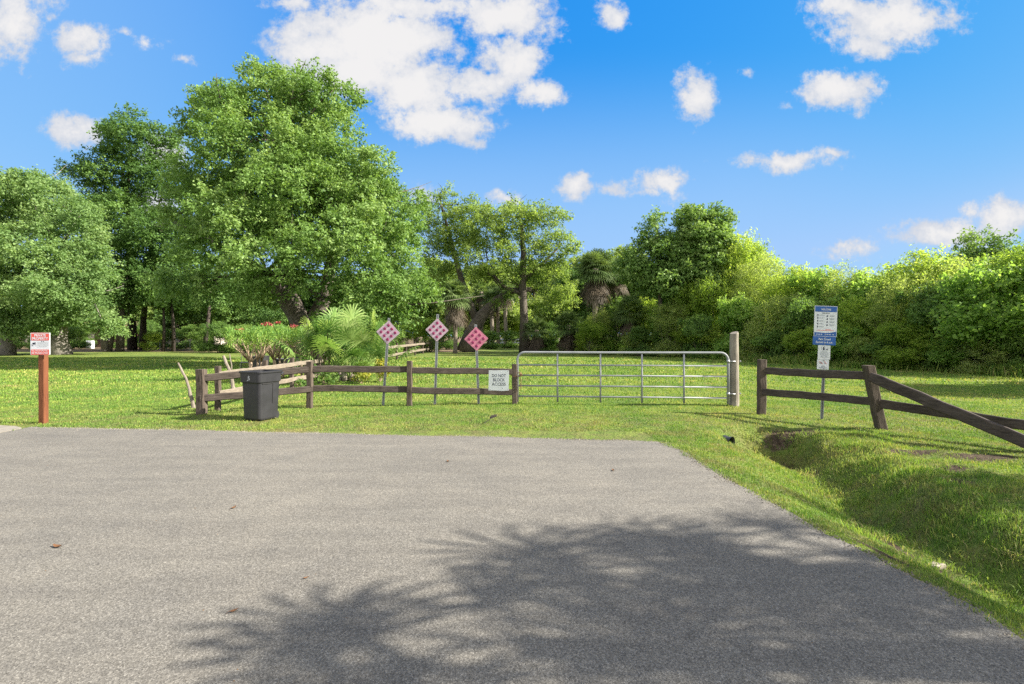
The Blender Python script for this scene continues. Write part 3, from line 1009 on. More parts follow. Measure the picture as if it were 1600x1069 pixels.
# tall sparse trees above the thicket, right of centre
Y = 41.0
for (lab, base_px, blobs_, nc, nl, lm, sd, gr) in [
        ('tall wispy tree with thin crown rising above the thicket behind the gate', 1030,
         [PB(1022, 362, Y, 26, 36), PB(1045, 392, Y, 32, 34), PB(1006, 400, Y, 32, 34), PB(1035, 440, Y, 42, 36), PB(990, 430, Y, 32, 30), PB(1024, 344, Y, 18, 20)], 420, 44, 'oak', 21, None),
        ('tallest full crowned tree above the thicket, over the grey gate post', 1105,
         [PB(1085, 345, Y, 30, 26), PB(1120, 350, Y, 26, 26), PB(1100, 380, Y, 46, 34), PB(1130, 395, Y, 28, 30), PB(1085, 420, Y, 46, 34), PB(1110, 450, Y, 50, 30)], 560, 85, 'oak', 22, None)]:
    q = P(base_px, 556, Y); q.z = 0
    make_tree('tree', lab, 'tree', q, [([q, P(base_px + 2, 480, Y), P(base_px - 2, 410, Y), P(base_px - 3, 365, Y)], [.24, .18, .11, .04])],
              blobs_, M[lm], M['bark'], nc * 3, nl // 3, .75, .20, .5, sd, limb_r=.06, fill=.9, edge=.16, twigs=2, space=.75, sprays=15, slen=.9, swid=.16, droop=-.2, hole=-.6)

# dark tree behind the right end of the thicket
Y = 31.0
q = P(1545, 560, Y); q.z = 0
make_tree('oak_tree', 'dark green round topped tree behind the right end of the thicket', 'tree', q, [([q, P(1548, 470, Y), P(1545, 400, Y)], [.3, .24, .15])],
          [PB(1540, 385, Y, 40, 24), PB(1570, 400, Y, 34, 24), PB(1510, 405, Y, 30, 22), PB(1545, 420, Y, 60, 30)], M['oak_dark'], M['bark'], 500, 36, .9, .15, .55, 24, limb_r=.1, space=.9, sprays=20, slen=.8, swid=.16)

# ------------------------------------------------------------------ far tree belt
def proto_tree(name, seed, lm, h, spread, nclump, nleaf, L, pale=False):
    r = random.Random(seed)
    bl = []
    for i in range(12):
        a = r.uniform(0, 2 * PI)
        hh = r.uniform(.22, .86)
        rad = spread * r.uniform(.15, .75) * (1.1 - .5 * abs(hh - .55))
        s = spread * r.uniform(.44, .60)
        bl.append((math.cos(a) * rad, math.sin(a) * rad, h * hh, s, s, s * .8))
    bl.append((0, 0, h * .88, spread * .4, spread * .4, h * .12))
    return make_tree(name, 'tree', 'tree', (0, 0, 0), [([(0, 0, 0), (.1, .05, h * .25), (-.05, .1, h * .5), (.1, 0, h * .75)], [.42, .32, .25, .12])], bl, lm,
                     M['bark_pale'] if pale else M['bark'], nclump * 2, nleaf // 3, spread * .22, L * .85, .6, seed, None, .13, .5, .75, -.6, .4, .05, space=.9, sprays=16, slen=1.5, swid=.3, core=.08)


fa = proto_tree('tree', 31, M['far'], 12, 5.5, 330, 90, .34)
fb = proto_tree('tree', 32, M['olive'], 13, 5.0, 300, 85, .34, True)
fc = proto_tree('tree', 33, M['oak_dark'], 11, 6.0, 330, 90, .34)
far_spots = [(-40, 70, 0, 1.0), (40, 84, 1, .95), (95, 90, 0, .9), (140, 80, 2, .85), (190, 92, 1, 1.05), (235, 88, 0, .95), (285, 78, 2, .9), (330, 84, 0, 1.0), (385, 74, 2, 1.0), (440, 80, 0, 1.05), (520, 78, 2, 1.0),
             (600, 74, 0, 1.05), (650, 70, 2, .95), (690, 82, 1, 1.15), (730, 92, 0, 1.2), (765, 100, 1, 1.25), (800, 88, 1, 1.1), (835, 98, 0, 1.2), (870, 80, 1, 1.1), (905, 72, 0, 1.05), (945, 66, 2, 1.0), (985, 60, 0, 1.0),
             (1025, 56, 2, .85), (1075, 55, 0, .9), (1130, 50, 1, .8), (1190, 46, 2, .62), (1260, 42, 0, .55), (1330, 40, 2, .5), (1400, 37, 0, .5), (1470, 36, 1, .48), (1550, 36, 0, .5), (1630, 33, 2, .5)]
where = ['behind the left edge tree', 'behind the private property sign tree', 'just left of the brown house roof', 'behind the brown house', 'behind the two dark trunks', 'seen between the two dark trunks and the wire fence', 'behind the wire fence',
         'behind the left half of the huge oak', 'behind the red flowered shrubs', 'behind the trunk of the huge oak', 'behind the palmetto clump', 'behind the leftmost spotted sign', 'behind the pale plank fence', 'behind the lone cabbage palm',
         'over the rightmost spotted sign', 'behind the pale trunks at the far end of the lawn', 'left of the straight dark trunk', 'right of the straight dark trunk', 'behind the left end of the gate', 'left of the skirted palm', 'behind the skirted palm',
         'right of the skirted palm', 'behind the wispy tall tree', 'behind the tallest thicket tree', 'behind the grey gate post', 'behind the thicket left of the park sign', 'behind the thicket at the park sign', 'behind the thicket right of the park sign',
         'behind the middle of the right thicket', 'behind the thicket over the fallen rail', 'behind the dark round topped tree', 'at the right edge behind the thicket']
kind_txt = ['mid green', 'pale olive', 'dark green']
first = {0: fa, 1: fb, 2: fc}
used = set()
for i, (px, yy, k, s) in enumerate(far_spots):
    loc = ((px - CX) / F * yy, yy, -.05)
    rz = random.uniform(0, 6.28)
    lab = '%s background tree %s' % (kind_txt[k], where[i])
    if k not in used:
        used.add(k)
        o = first[k]
        o.location = loc; o.rotation_euler = (0, 0, rz); o.scale = (s, s, s)
        tag(o, lab, 'tree', 'background trees beyond the lawn')
    else:
        dup(first[k], loc, rz, (s, s, s * random.uniform(.92, 1.05)), lab, 'background trees beyond the lawn')

wb = []
wr = random.Random(77)
for i in range(60):
    yy = wr.uniform(98, 112)
    x = -135 + i * 3.3 + wr.uniform(-1, 1)
    hgt = wr.uniform(6.0, 11.0)
    wb.append((x, yy, hgt * .5, wr.uniform(2.5, 3.6), wr.uniform(2, 3), hgt * .55))
(c_, f_, s_, t_), _ = crown_leaves(wb, 1700, 60, 1.0, .55, .6, 78, .4, .8, .3, -.95)
o = link_mesh('far_woods', np_mesh('far_woods', c_, f_, s_, t_), M['far'])
tag(o, 'far off band of green woods behind all the trees', 'woods', kind='stuff')

# ------------------------------------------------------------------ thicket shrubs on the right
def proto_shrub(name, seed, lm, nclump, nleaf, L, asp=.42, hgt=1.0, sparse=0.03):
    """about 5 m wide and 5 m tall, foliage to the ground"""
    r = random.Random(seed)
    bl = [(0, 0, 3.3 * hgt, 1.5, 1.5, 1.5 * hgt)]
    for i in range(9):
        a = i * 2.4 + r.uniform(-.4, .4)
        hh = (.75 if i % 3 == 0 else r.uniform(.9, 4.0)) * hgt
        rad = r.uniform(.7, 1.7)
        s = r.uniform(.75, 1.25)
        bl.append((math.cos(a) * rad, math.sin(a) * rad, hh, s, s, s * r.uniform(.7, .95)))
    t = thing(name, 'shrub', 'shrub')
    mb = MB()
    for q in bl:
        a = r.uniform(0, 6.28)
        branches(mb, (math.cos(a) * .3, math.sin(a) * .3, 0), [(q[0], q[1], q[2] + .2)], .05, r, 6, .14, .02, 5, 1)
    mb.build('stem', M['bark'], t, True)
    (c_, f_, s_, t_), cc = crown_leaves([(q[0], q[1], q[2], q[3] * 1.12, q[4] * 1.12, q[5] * 1.12) for q in bl], nclump * 5, int(nleaf * .22), .56, L * .88, asp, seed, .55, .85, .35, -.85, sparse + .03, -.42, .90, .03, 13, .66, .12)
    link_mesh('foliage', np_mesh('foliage', c_, f_, s_, t_), lm, t)
    return t


sh = [proto_shrub('shrub', 41, M['shrub'], 330, 120, .125), proto_shrub('shrub', 42, M['willow'], 330, 105, .115, .34, 1.1, .09), proto_shrub('shrub', 43, M['bush_green'], 300, 90, .17, .55, .85, .10), proto_shrub('shrub', 44, M['shrub_dark'], 300, 100, .15, .5, .9, .07),
      proto_shrub('shrub', 45, M['shrub'], 300, 95, .135, .45, 1.0, .12), proto_shrub('shrub', 46, M['willow'], 260, 85, .13, .36, .95, .14)]
# (px of centre, distance, height in photo px of the top, variant, label)
SH = [
    (1660, 21.5, 375, 0, 'yellow green shrub at the right edge of the thicket, cut by the frame'),
    (1585, 21.3, 395, 2, 'bright shrub in the thicket over the lower end of the fallen rail'),
    (1530, 24.0, 392, 1, 'feathery shrub in the thicket below the dark round topped tree'),
    (1490, 23.3, 440, 3, 'low dark shrub at the front of the thicket right of the leaning post'),
    (1455, 26.5, 402, 0, 'tall light green shrub in the back of the thicket above the leaning post'),
    (1415, 25.2, 445, 1, 'mid height shrub at the thicket front above the leaning fence post'),
    (1385, 28.6, 400, 2, 'tall olive shrub at the back of the thicket right of the park sign'),
    (1350, 27.0, 470, 0, 'low rounded shrub at the thicket front just right of the park sign'),
    (1340, 30.0, 415, 1, 'tall feathery shrub behind and right of the blue park sign'),
    (1290, 31.5, 412, 2, 'broad light green shrub directly behind the blue park sign'),
    (1275, 29.8, 468, 3, 'dark low shrub at the foot of the thicket behind the park sign'),
    (1245, 33.0, 408, 0, 'tall shrub in the thicket just left of the park sign'),
    (1225, 31.8, 470, 1, 'front shrub of the thicket above the left end of the right fence'),
    (1190, 36.5, 392, 1, 'tall yellow green shrub above the first post of the right fence'),
    (1165, 39.0, 366, 0, 'tallest rounded yellow green shrub of the thicket, right of the grey gate post'),
    (1160, 34.5, 455, 2, 'mid height shrub right behind the grey gate post'),
    (1120, 38.0, 440, 0, 'bright shrub behind the right end of the gate'),
    (1100, 36.2, 490, 3, 'dark low shrub at the lawn edge behind the right end of the gate'),
    (1075, 40.5, 445, 2, 'light green shrub behind the gate below the tallest thicket tree'),
    (1050, 38.6, 480, 1, 'spreading pale shrub at the lawn edge behind the gate'),
    (1010, 43.0, 450, 0, 'shrub behind the gate below the wispy tree'),
    (1000, 40.8, 500, 3, 'dark low bush on the lawn edge behind the middle of the gate'),
    (965, 45.5, 455, 3, 'dark shrub right of the skirted palm'),
    (940, 44.2, 478, 1, 'fine leaved shrub in front of the skirted palm'),
    (900, 48.5, 490, 3, 'dark shrub left of the skirted palm'),
    (862, 51.0, 495, 3, 'dark shrub right of the straight dark trunk'),
    (850, 49.2, 525, 3, 'low dark bush at the foot of the straight dark trunk'),
    (1760, 19.5, 370, 1, 'shrub in the thicket just outside the right edge'),
]
usedS = set()
for i, (px, yy, top, k, lab) in enumerate(SH):
    hgt = CAMH + (HY - top) / F * yy
    if i % 5 == 2 and k in (0, 1):
        k = {0: 4, 1: 5}[k]
    nat = {0: 4.9, 1: 5.2, 2: 4.3, 3: 4.5, 4: 4.9, 5: 4.8}[k]
    sz = hgt / nat
    sx = min(1.25, max(.65, sz)) * random.uniform(.78, 1.05)
    sz *= random.uniform(.86, 1.16)
    loc = ((px - CX) / F * yy, yy + .8 * sx, -.05)
    rz = random.uniform(0, 6.28)
    if k not in usedS:
        usedS.add(k)
        o = sh[k]
        o.location = loc; o.rotation_euler = (0, 0, rz); o.scale = (sx, sx, sz)
        tag(o, lab, 'shrub', 'shrubs of the thicket along the lawn')
    else:
        dup(sh[k], loc, rz, (sx, sx, sz), lab, 'shrubs of the thicket along the lawn')

FOOT = [(1590, 20.6), (1545, 21.2), (1500, 22.3), (1462, 23.1), (1425, 24.0), (1390, 24.8), (1352, 25.6), (1318, 26.8), (1286, 28.0), (1252, 29.2), (1218, 31.0), (1184, 33.0), (1150, 34.2), (1112, 36.2), (1075, 38.4), (1035, 40.0), (990, 42.0), (950, 44.0), (912, 46.5), (925, 43.6)]
for i, (px, yy) in enumerate(FOOT):
    k = (3, 5, 2, 4, 0)[i % 5]
    q = random.uniform(.34, .52)
    if px == 925: q = .62
    dup(sh[k], ((px - CX) / F * yy, yy + .3, -.05), random.uniform(0, 6.28), (q * 1.25, q * 1.1, q), 'low leafy bush at the lawn edge along the foot of the right thicket', 'low bushes at the foot of the thicket')

# dark understorey below the left trees and behind the oak
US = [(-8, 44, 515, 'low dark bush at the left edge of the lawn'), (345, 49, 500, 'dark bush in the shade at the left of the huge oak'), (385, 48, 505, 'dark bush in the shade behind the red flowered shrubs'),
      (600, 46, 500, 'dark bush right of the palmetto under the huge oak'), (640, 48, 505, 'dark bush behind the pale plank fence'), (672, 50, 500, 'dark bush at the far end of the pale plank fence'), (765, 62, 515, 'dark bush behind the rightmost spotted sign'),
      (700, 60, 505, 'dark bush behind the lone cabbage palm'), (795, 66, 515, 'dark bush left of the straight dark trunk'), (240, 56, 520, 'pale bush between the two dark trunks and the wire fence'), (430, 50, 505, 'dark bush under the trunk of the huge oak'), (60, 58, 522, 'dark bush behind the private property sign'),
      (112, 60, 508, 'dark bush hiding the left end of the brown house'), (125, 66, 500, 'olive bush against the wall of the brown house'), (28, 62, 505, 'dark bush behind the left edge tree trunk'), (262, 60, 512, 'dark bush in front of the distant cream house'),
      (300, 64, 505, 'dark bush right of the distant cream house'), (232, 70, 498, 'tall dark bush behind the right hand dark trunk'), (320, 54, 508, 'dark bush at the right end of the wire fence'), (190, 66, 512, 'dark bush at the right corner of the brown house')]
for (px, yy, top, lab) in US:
    hgt = CAMH + (HY - top) / F * yy
    s = hgt / 4.5
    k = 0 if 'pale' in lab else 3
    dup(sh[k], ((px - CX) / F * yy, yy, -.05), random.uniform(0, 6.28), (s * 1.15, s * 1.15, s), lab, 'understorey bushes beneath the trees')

# tall grass fringe at the thicket's foot
line = [(23.0, 17.0), (19.6, 19.8), (19.3, 22.6), (17.1, 25.3), (15.8, 28.6), (14.5, 33.9), (12.3, 40.2), (8.8, 47.4), (4.5, 50.5)]
pts = []
for (a, b) in zip(line[:-1], line[1:]):
    L_ = math.hypot(b[0] - a[0], b[1] - a[1])
    n = int(L_ * 700)
    t_ = rng.uniform(0, 1, n)
    pts.append(np.stack([a[0] + (b[0] - a[0]) * t_ + rng.normal(.35, .35, n), a[1] + (b[1] - a[1]) * t_ + rng.normal(.25, .35, n)], 1))
xy = np.concatenate(pts)
n = len(xy)
amp = .5 + .5 * np.sin(xy[:, 0] * 2.1 + xy[:, 1] * 1.3) ** 2
c_, f_, s_, t_ = blades(xy, ground_h(xy[:, 0], xy[:, 1], False), rng.uniform(.25, .75, n) * amp, rng.uniform(.02, .045, n), rng.uniform(0, .9, n), .7)
o = link_mesh('tall_grass', np_mesh('tall_grass', c_, f_, s_, t_), M['weed'])
tag(o, 'unmown tall grass along the foot of the right thicket', 'grass', kind='stuff')

# ------------------------------------------------------------------ palms
def fan_frond(mb, base, az, el, pet, rad, nseg, r, droop=.5, wid=.035, arc=125, tint=None, pr=.014):
    d = Vector((math.cos(az) * math.cos(el), math.sin(az) * math.cos(el), math.sin(el)))
    side = Vector((-math.sin(az), math.cos(az), 0))
    up = side.cross(d) * -1
    if up.z < 0: up = -up
    base = Vector(base)
    mid_ = base + d * pet * .55 + Vector((0, 0, .02 * pet))
    tip = base + d * pet - Vector((0, 0, .10 * pet * droop))
    tt = r.uniform(.1, .9) if tint is None else tint
    mb.tube([base, mid_, tip], [pr, pr * .8, pr * .6], 4, False, min(1, tt + .1))
    tilt = r.uniform(-.25, .25)
    for i in range(nseg):
        a = R(-arc + 2 * arc * i / (nseg - 1)) + r.uniform(-.03, .03)
        L = rad * (1 - .28 * (abs(a) / R(arc)) ** 2) * r.uniform(.9, 1.05)
        e = d * math.cos(a) + side * math.sin(a) + up * (.16 * math.cos(a * 1.2) + tilt * math.sin(a))
        e.normalize()
        w = (e.cross(up)).normalized() * wid * .5
        k = droop * L
        p0 = tip
        p1 = tip + e * L * .45 - Vector((0, 0, k * .08))
        p2 = tip + e * L * .78 - Vector((0, 0, k * .30))
        p3 = tip + e * L * .98 - Vector((0, 0, k * .62))
        mb.add([p0 - w * .4, p0 + w * .4, p1 + w, p1 - w, p2 + w * .7, p2 - w * .7, p3], [(0, 1, 2, 3), (3, 2, 4, 5), (5, 4, 6)], min(1, max(0, tt + r.uniform(-.15, .15))))


def sabal(name, label, base, h, rad, seed, group=None, nf=34, skirt=16, tr=.16, pet=.9, nseg=26, wid=.07):
    r = random.Random(seed)
    t = thing(name, label, 'palm tree', base, 0, group)
    mb = MB()
    n = 14
    pts = [(.04 * math.sin(i * .5), .03 * math.cos(i * .7), h * i / n) for i in range(n + 1)]
    mb.tube(pts, [tr * (1.25 if i == 0 else 1 + .06 * (i % 2)) for i in range(n + 1)], 10)
    mb.build('trunk', M['palm_trunk'], t, True)
    mb = MB()
    for i in range(nf):
        az = i * 2.39996 + r.uniform(-.2, .2)
        el = R(80) - R(115) * (i / nf) + r.uniform(-.12, .12)
        fan_frond(mb, (0, 0, h + .12 * (1 - i / nf)), az, el, pet * r.uniform(.8, 1.15), rad * r.uniform(.85, 1.1), nseg, r, .75, wid)
    mb.build('crown', M['palm'], t)
    if skirt:
        mb = MB()
        for i in range(skirt):
            az = i * 2.39996 + r.uniform(-.3, .3)
            fan_frond(mb, (0, 0, h - .05 - 1.5 * (i / skirt) * min(1, skirt / 30)), az, R(-58) + r.uniform(-.35, .3), pet * r.uniform(.6, 1.0), rad * r.uniform(.8, 1.1), nseg - 6, r, .9, wid * .9, 85)
        mb.build('dead_fronds', M['palm_dead'], t)
    return t


def at(px, y):
    return ((px - CX) / F * y, y, -.03)


sabal('cabbage_palm', 'cabbage palm with brown dead skirt standing alone between the spotted signs', at(711, 47), 5.4, 1.25, 61, 'cabbage palms', 40, 30, .19, .75)
sabal('cabbage_palm', 'thick cabbage palm with long dead skirt rising behind the gate', at(930, 45.5), 7.6, 1.5, 62, 'cabbage palms', 48, 24, .24, .9)
sabal('cabbage_palm', 'shorter palm tucked to the right of the skirted palm behind the gate', at(962, 46.5), 7.2, 1.2, 63, 'cabbage palms', 34, 8, .22, .8)
sabal('cabbage_palm', 'low palm with drooping fronds among dark bushes right of the skirted palm', at(985, 43.6), 3.6, 1.2, 64, 'cabbage palms', 30, 12, .2, .8)
sabal('cabbage_palm', 'short palm with dead brown fronds at the foot of the straight dark trunk', at(838, 49.4), 2.2, 1.2, 65, 'cabbage palms', 26, 26, .2, .7)
sabal('cabbage_palm', 'dark low palm behind the left half of the gate', at(888, 48), 2.6, 1.2, 66, 'cabbage palms', 30, 14, .2, .8)
for px, yy, h, lab in [(769, 70, 6.5, 'leftmost pale slender palm trunk at the far end of the lawn'), (778, 72, 8.0, 'middle pale slender palm at the far end of the lawn'), (790, 69, 7.5, 'brightest pale palm at the far end of the lawn'), (752, 74, 8, 'pale palm farthest left at the lawn end, beside the spotted sign')]:
    sabal('cabbage_palm', lab, at(px, yy), h, 1.3, 70 + px, 'cabbage palms', 24, 8, .26, .9, 18, .1)

# out of frame on the right: the palms whose shadows lie on the asphalt
sd = Vector((math.cos(R(SUN_AZ)), math.sin(R(SUN_AZ)), 0)) / math.tan(R(SUN_EL))
for i, (sx_, sy_, h, rad, pet, nf, lab) in enumerate([
        (1.00, 3.58, 5.4, .90, .40, 8, 'palm out of frame casting the rounded frond shadow in the middle of the asphalt'), (.05, 2.66, 4.6, .78, .58, 9, 'low palm out of frame casting the leftmost frond shadow'),
        (2.45, 3.78, 5.9, .90, .60, 9, 'tall palm out of frame shading the asphalt edge'), (1.75, 2.65, 6.3, .95, .70, 6, 'tallest palm out of frame shading the near right asphalt'),
        (2.95, 2.75, 5.0, .95, .7, 7, 'palm out of frame shading the near verge'), (.75, 1.8, 5.2, .85, .65, 5, 'palm out of frame shading the bottom of the picture')]):
    b = Vector((sx_, sy_, 0)) + sd * h
    sabal('cabbage_palm', lab, (b.x, b.y, -.03), h, rad, 90 + i, 'palms out of frame on the right', nf, 0, .11, pet, 13, .062)
for i, (sx_, sy_, h, s, lab) in enumerate([(5.0, 5.3, 3.4, .42, 'leafy shrub out of frame shading the ditch bank'), (3.12, 3.12, 4.2, .30, 'leafy shrub out of frame shading the verge')]):
    b = Vector((sx_, sy_, 0)) + sd * (h * .72)
    dup(sh[1], (b.x, b.y, -.03), i * 2.0, (s, s, h / 5.2), lab, 'shrubs out of frame on the right')

for x, y, s, lab in [(23.0, 14.6, .58, 'leafy tree out of frame shading the right lawn'), (20.5, 13.4, .52, 'lower leafy tree out of frame shading the lawn behind the right fence')]:
    dup(fa, (x, y, -.05), x, (s, s, s), lab, 'trees out of frame on the right')

# palmetto clump behind the left fence
def clump(name, label, base, n, pet, rad, spread, seed, lm, nseg=30, wid=.03):
    r = random.Random(seed)
    t = thing(name, label, 'palm', base)
    mb = MB()
    for i in range(7):
        a = i * .9
        mb.tube([(math.cos(a) * spread * .5, math.sin(a) * spread * .5, -.05), (math.cos(a) * spread * .55, math.sin(a) * spread * .55, .35)], [.1, .08], 7)
    mb.build('stem', M['palm_trunk'], t, True)
    mb = MB()
    for i in range(n):
        a = r.uniform(0, 2 * PI)
        q = r.uniform(0, 1) ** .5 * spread
        el = R(87) - R(66) * (r.uniform(0, 1) ** 1.4)
        fan_frond(mb, (math.cos(a) * q, math.sin(a) * q, r.uniform(.1, .45)), a + r.uniform(-.5, .5), el, pet * r.uniform(.6, 1.15), rad * r.uniform(.8, 1.1), nseg, r, .55, wid, 115)
    mb.build('frond', lm, t)
    return t


pm = clump('saw_palmetto', 'big pale green fan palm clump behind the left fence, beside the red flowers', ((545 - 800) / 800 * 18.2, 18.2, 0), 85, 1.75, .85, .52, 81, M['palmetto'], 20, .05)
lo = MB()

# low yellow plants at the palmetto's foot
def low_plant(name, label, cat, base, w, h, lm, seed, n=500, L=.12, asp=.4, group=None):
    r = np.random.default_rng(seed)
    t = thing(name, label, cat, base, 0, group)
    mb = MB()
    rr = random.Random(seed)
    for i in range(7):
        mb.tube([(0, 0, -.03), (rr.uniform(-.4, .4) * w, rr.uniform(-.4, .4) * w, h * .7)], [.012, .005], 5)
    mb.build('stem', M['twig'], t)
    (c_, f_, s_, t_), _ = crown_leaves([(0, 0, h * .55, w * .5, w * .5, h * .45), (w * .2, -.05, h * .35, w * .35, w * .35, h * .3)], max(10, n // 25), 24, w * .16, L, asp, seed, .7)
    link_mesh('foliage', np_mesh('foliage', c_, f_, s_, t_), lm, t)
    return t


low_plant('croton', 'yellow leaved low plant at the foot of the palmetto, middle one', 'plant', ((565 - 800) / 800 * 17.3, 17.3, 0), .9, .55, M['croton'], 5, 700, .1, .4, 'yellow plants by the palmetto')
low_plant('croton', 'yellow leaved plant at the right side of the palmetto below the spotted sign', 'plant', ((594 - 800) / 800 * 17.8, 17.8, 0), .8, .8, M['croton'], 6, 700, .1, .4, 'yellow plants by the palmetto')
low_plant('weed_bush', 'dark weedy bush at the left foot of the palmetto behind the fence corner', 'plant', ((508 - 800) / 800 * 16.9, 16.9, 0), .9, .5, M['shrub_dark'], 8, 700, .1, .4)
low_plant('weed_bush', 'dark weed growing under the side fence rails', 'plant', (-6.2, 15.2, 0), .6, .3, M['shrub_dark'], 9, 300, .09, .4)

# ------------------------------------------------------------------ oleanders
def oleander(label, px, y, w, h, seed, nfl):
    r = random.Random(seed)
    t = thing('oleander', label, 'shrub', ((px - CX) / F * y, y, 0), 0, 'red flowered oleanders behind the fence')
    mb = MB()
    tops = []
    for k in range(4):
        a = k * 1.6 + r.uniform(-.3, .3)
        b0 = Vector((math.cos(a) * .16, math.sin(a) * .14, -.03))
        b1 = b0 * 1.5 + Vector((r.uniform(-.05, .05), r.uniform(-.05, .05), h * .36))
        mb.tube([b0, b0.lerp(b1, .5) + Vector((.02, 0, 0)), b1], [.045, .04, .034], 7)
        for j in range(8):
            a2 = a + r.uniform(-1.3, 1.3)
            q = r.uniform(.25, 1.0) * w * .5
            e = Vector((math.cos(a2) * q, math.sin(a2) * q * .8, h * r.uniform(.66, .80)))
            mb.tube([b1, b1.lerp(e, .5) + Vector((0, 0, .04)), e], [.022, .016, .009], 5)
            tops.append(e)
    mb.build('stem', M['twig'], t, True)
    rr = np.random.default_rng(seed)
    pos, nrm = [], []
    for e in tops:
        n = 60
        th = rr.uniform(0, 2 * PI, n)
        hh = rr.uniform(-.12, .42, n)
        q = rr.uniform(.02, .2, n)
        pp = np.stack([e.x + np.cos(th) * q, e.y + np.sin(th) * q, e.z + hh * h * .52], 1)
        pos.append(pp)
    pos = np.concatenate(pos)
    n = len(pos)
    tz = np.clip(1.0 - (pos[:, 2] / h - .55) * 2.2, 0, 1)
    tint = np.clip(rr.uniform(0, .55, n) + .45 * tz * rr.uniform(0, 1, n) ** .6, 0, 1)
    # long upright leaves
    tdir = rr.normal(size=(n, 3)) * .6 + np.array([0, 0, 1.0])
    tdir = unit(tdir)
    sdir = unit(np.cross(tdir, rr.normal(size=(n, 3))))
    Ls = rr.uniform(.09, .17, n)[:, None]
    W = Ls * .2
    co_ = np.stack([pos - tdir * Ls * .5, pos + sdir * W * .5, pos + tdir * Ls * .5, pos - sdir * W * .5], 1).reshape(-1, 3)
    link_mesh('foliage', np_mesh('foliage', co_, np.arange(n * 4), np.full(n, 4), tint), M['oleander'], t)
    for k in range(nfl):
        e = r.choice(tops)
        m_ = 40
        c0 = np.array([e.x + r.uniform(-.08, .08), e.y - r.uniform(0, .15), h * r.uniform(.93, 1.03)])
        pp = rr.normal(size=(m_, 3)) * np.array([.065, .06, .035])
        sd_ = unit(np.cross(pp, rr.normal(size=(m_, 3)))) * rr.uniform(.012, .024, (m_, 1))
        v_ = np.concatenate([c0[None, :], np.stack([c0 + pp * .75 - sd_, c0 + pp * 1.15, c0 + pp * .75 + sd_], 1).reshape(-1, 3)])
        k_ = np.arange(m_) * 3 + 1
        link_mesh('flower', np_mesh('flower', v_, np.stack([k_ * 0, k_, k_ + 1, k_ + 2], 1), np.full(m_, 4), rr.uniform(0, 1, m_)), M['flower'], t)
    return t


oleander('leftmost oleander with few red flowers on bare pale stems, behind the black bin', 398, 18.6, 2.1, 1.92, 101, 1)
oleander('second oleander from the left with red flowers on top, behind the side fence', 436, 19.4, 2.3, 2.08, 102, 4)
oleander('oleander with orange tinted leaves just left of the palmetto', 478, 19.8, 1.9, 2.0, 103, 2)
oleander('small oleander touching the left side of the palmetto', 502, 18.6, 1.1, 1.7, 104, 2)

# ------------------------------------------------------------------ fences
def rail_pts(pxa, ya, Ya, pxb, yb, Yb):
    return P(pxa, ya, Ya), P(pxb, yb, Yb)


def fence_thing(label, posts, rails, seed, pmat='fence_post', rmat='fence', group=None, name='rail_fence'):
    """posts: (base xyz, top xyz, width); rails: (p0, p1, w, h)"""
    r = random.Random(seed)
    b = Vector(posts[0][0])
    t = thing(name, label, 'fence', b, 0, group)
    for (p0, p1, w) in posts:
        mb = MB()
        p0, p1 = Vector(p0), Vector(p1)
        q = p0 - (p1 - p0).normalized() * .15
        mb.beam(q - b, p1 - b, w, w * .9, 9, .006, w * .13, r, side=(1, 0, 0))
        # worn pyramid cap
        mb.build('post', M[pmat], t)
    for (p0, p1, w, h) in rails:
        mb = MB()
        mb.beam(Vector(p0) - b, Vector(p1) - b, w, h, 16, .006, .014, r, ends=.9)
        mb.build('rail', M[rmat], t)
    return t


A0 = G(315, 648); A1 = P(315, 577, A0.y)
B0 = G(484, 638); B1 = P(484, 565, B0.y)
C0 = G(640, 634.5); C1 = P(640, 564, C0.y)
D0 = G(804, 632); D1 = P(804, 569, D0.y)
dz = Vector((0, 0, 0))
rl = []
def rr_(pa, ya, Ya, pb, yb, Yb, h=.145, w=.055, ea=.06, eb=.06):
    a, b = P(pa, ya, Ya), P(pb, yb, Yb)
    d = (b - a).normalized()
    rl.append((a - d * ea, b + d * eb, w, h))


f0 = -.035
rr_(318, 591, A0.y + f0, 484, 577.5, B0.y + f0); rr_(318, 622, A0.y + f0, 484, 608, B0.y + f0)
rr_(484, 577, B0.y + .03, 640, 577, C0.y + .03); rr_(484, 606.5, B0.y + .03, 640, 608, C0.y + .03)
rr_(640, 578.5, C0.y - .03, 804, 581, D0.y - .03); rr_(640, 609.5, C0.y - .03, 804, 612.5, D0.y - .03)
fence_thing('brown two rail fence with four posts running from the black bin to the gate', [(A0, A1, .175), (B0, B1, .125), (C0, C1, .12), (D0, D1, .12)], rl, 5)

rl = []
S1 = Vector((-6.33, 11.03, 0)); S2 = Vector((-6.36, 13.2, 0)); S3 = Vector((-6.45, 15.0, 0)); S4 = Vector((-6.42, 17.07, 0))
def top_at(s, y):
    return Vector((s.x, s.y, CAMH + (HY - y) / F * s.y))
sp = [(S1, top_at(S1, 572), .11), (S2, top_at(S2, 563), .10), (S3, top_at(S3, 559), .11), (S4, top_at(S4, 554), .12)]
for (a, ya, b, yb) in [(S1, 585, S4, 564), (S1, 614, S4, 585.5)]:
    za = CAMH + (HY - ya) / F * a.y
    zb = CAMH + (HY - yb) / F * b.y
    n = 2
    ms = Vector((S3.x, S3.y, za + (zb - za) * (S3.y - a.y) / (b.y - a.y)))
    pa = Vector((a.x + .07, a.y - .1, za)); pm_ = ms + Vector((.07, .0, 0)); pb = Vector((b.x + .07, b.y + .1, zb))
    rl += [(pa, pm_, .045, .125), (pm_ + Vector((0, .004, 0)), pb, .045, .125)]
